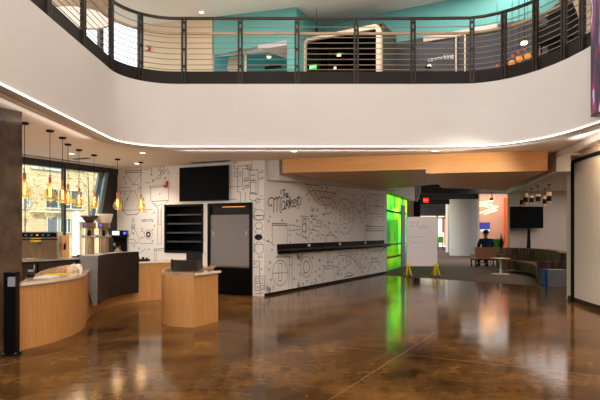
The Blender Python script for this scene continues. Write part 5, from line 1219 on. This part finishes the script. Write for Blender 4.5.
# far street facades
fb = thing('street_building', 'pale building across the street seen through the far back windows', 'building', (18,70,-.14))
mb = MB(); mb.box((10,0,3.6), (70,4,7.2)); mb.build('wall', mat('pale_facade',(226,208,180),.8,noise=.08), fb, smooth=0)
for k in range(8):
    mb = MB(); mb.box((-16+k*4.2,-2.02,2.6), (1.8,.08,1.9)); mb.build('window', WG, fb, smooth=0)
mb = MB(); mb.box((.6,-2.1,2.0), (.9,.2,4.0)); mb.build('orange_pier', ORANGEB, fb, smooth=0)
gb = thing('street_building', 'light yellow building outside beyond the green glass', 'building', (0,40,-.14))
mb = MB(); mb.box((0,0,3), (14,3,6.0)); mb.build('wall', mat('lemon_facade',(236,232,190),.8,noise=.08), gb, smooth=0)
for k in range(5):
    mb = MB(); mb.box((-5+k*2.6,-1.52,2.2), (1.2,.08,1.5)); mb.build('window', WG, gb, smooth=0)

# ------------------------------------------------------------------ light
def area(name, loc, rot, sx, sy, e, col=(1,1,1)):
    l = bpy.data.lights.new(name, 'AREA'); l.shape = 'RECTANGLE'; l.size = sx; l.size_y = sy; l.energy = e; l.color = col
    o = bpy.data.objects.new(name, l); C.objects.link(o); o.location = loc; o.rotation_euler = rot; return o
R = math.radians
area('front_daylight', (-.8,-5.5,8.2), (R(68),0,0), 8, 2.6, 860, (1,1,.99))
area('atrium_lamps', (.6,3.5,9.4), (0,0,0), 6, 10, 440, (1,.90,.78))
area('upper_room_fill', (1.5,13.2,7.7), (0,0,0), 9, .8, 165, (1,.95,.9))  # added fill that lights the turquoise walls, no fixture built
area('upper_left_fill', (-6.0,12.0,7.7), (0,0,0), 1.5, 5, 60, (1,.93,.85))  # unseen fill added for the dim upper left
area('upper_inner_fill', (-1.6,16.6,6.2), (0,0,0), 1.6, 1.0, 40, (1,.95,.9))  # added fill inside the turquoise box, under the raked soffit
area('cove_light_left', (-3.90,5.9,3.17), (0,R(135),0), .05, 8.2, 6, (1,.92,.84))
area('cove_light_front', (.5,11.38,3.17), (R(140),0,0), 6.0, .05, 9, (1,.92,.84))
area('cove_light_right', (5.04,6.6,3.17), (0,R(-140),0), .05, 7.0, 11, (1,.92,.84))
l = bpy.data.lights.new('market_wall_fill', 'SPOT'); l.energy = 420; l.color = (1,.96,.92); l.spot_size = R(58); l.spot_blend = .8; l.shadow_soft_size = .15  # added fill for the market wall, not a ceiling fixture
lo = bpy.data.objects.new('market_wall_fill', l); C.objects.link(lo); lo.location = (5.12,9.4,3.2); lo.rotation_euler = (V(.6,15.2,1.7)-lo.location).to_track_quat('-Z','Y').to_euler()
l = bpy.data.lights.new('board_fill', 'SPOT'); l.energy = 150; l.color = (1,.93,.88); l.spot_size = R(62); l.spot_blend = .7; l.shadow_soft_size = .05  # added fill to brighten the whiteboard, no fixture built
lo = bpy.data.objects.new('board_fill', l); C.objects.link(lo); lo.location = (4.1,15.6,2.78); lo.rotation_euler = (V(4.2,18.5,1.35)-lo.location).to_track_quat('-Z','Y').to_euler()
area('bar_lamps', (-4.6,11.0,3.25), (0,0,0), .6, 4.0, 30, (1,.84,.66))
area('lounge_fill', (10.2,17.4,3.17), (0,0,0), 4.5, 6, 190, (1,.93,.86))  # unseen fill added for the lounge, set clear of floor reflections
area('back_room_lamps', (10.5,28.5,3.9), (0,0,0), 3, 4, 240, (1,.95,.9))
area('far_room_lamps', (9.5,42,3.9), (0,0,0), 8, 8, 240, (1,.95,.9))

w = bpy.data.worlds.new('daylight'); bpy.context.scene.world = w; w.use_nodes = True
nt = w.node_tree; bg = nt.nodes['Background']; bg.inputs['Color'].default_value = (.86,.94,1.0,1); bg.inputs['Strength'].default_value = 2.6
l = bpy.data.lights.new('sun', 'SUN'); l.energy = 5.4; l.color = (1,.94,.84); l.angle = .02
lo = bpy.data.objects.new('sun', l); C.objects.link(lo); lo.rotation_euler = Vector((.1,-.85,.55)).to_track_quat('Z','Y').to_euler()

# ------------------------------------------------------------------ camera
cam = bpy.data.cameras.new('camera'); co = bpy.data.objects.new('camera', cam); C.objects.link(co); bpy.context.scene.camera = co
co.location = (0,0,EYE); co.rotation_euler = (R(90),0,0); cam.sensor_width = 36; cam.lens = FPX/600*36; cam.shift_y = (HZ-200)/600; cam.clip_end = 300
vs = bpy.context.scene.view_settings; vs.view_transform = 'Standard'; vs.look = 'None'; vs.exposure = 0; vs.gamma = 1; vs.use_curve_mapping = False
bpy.context.scene.cycles.max_bounces = 8
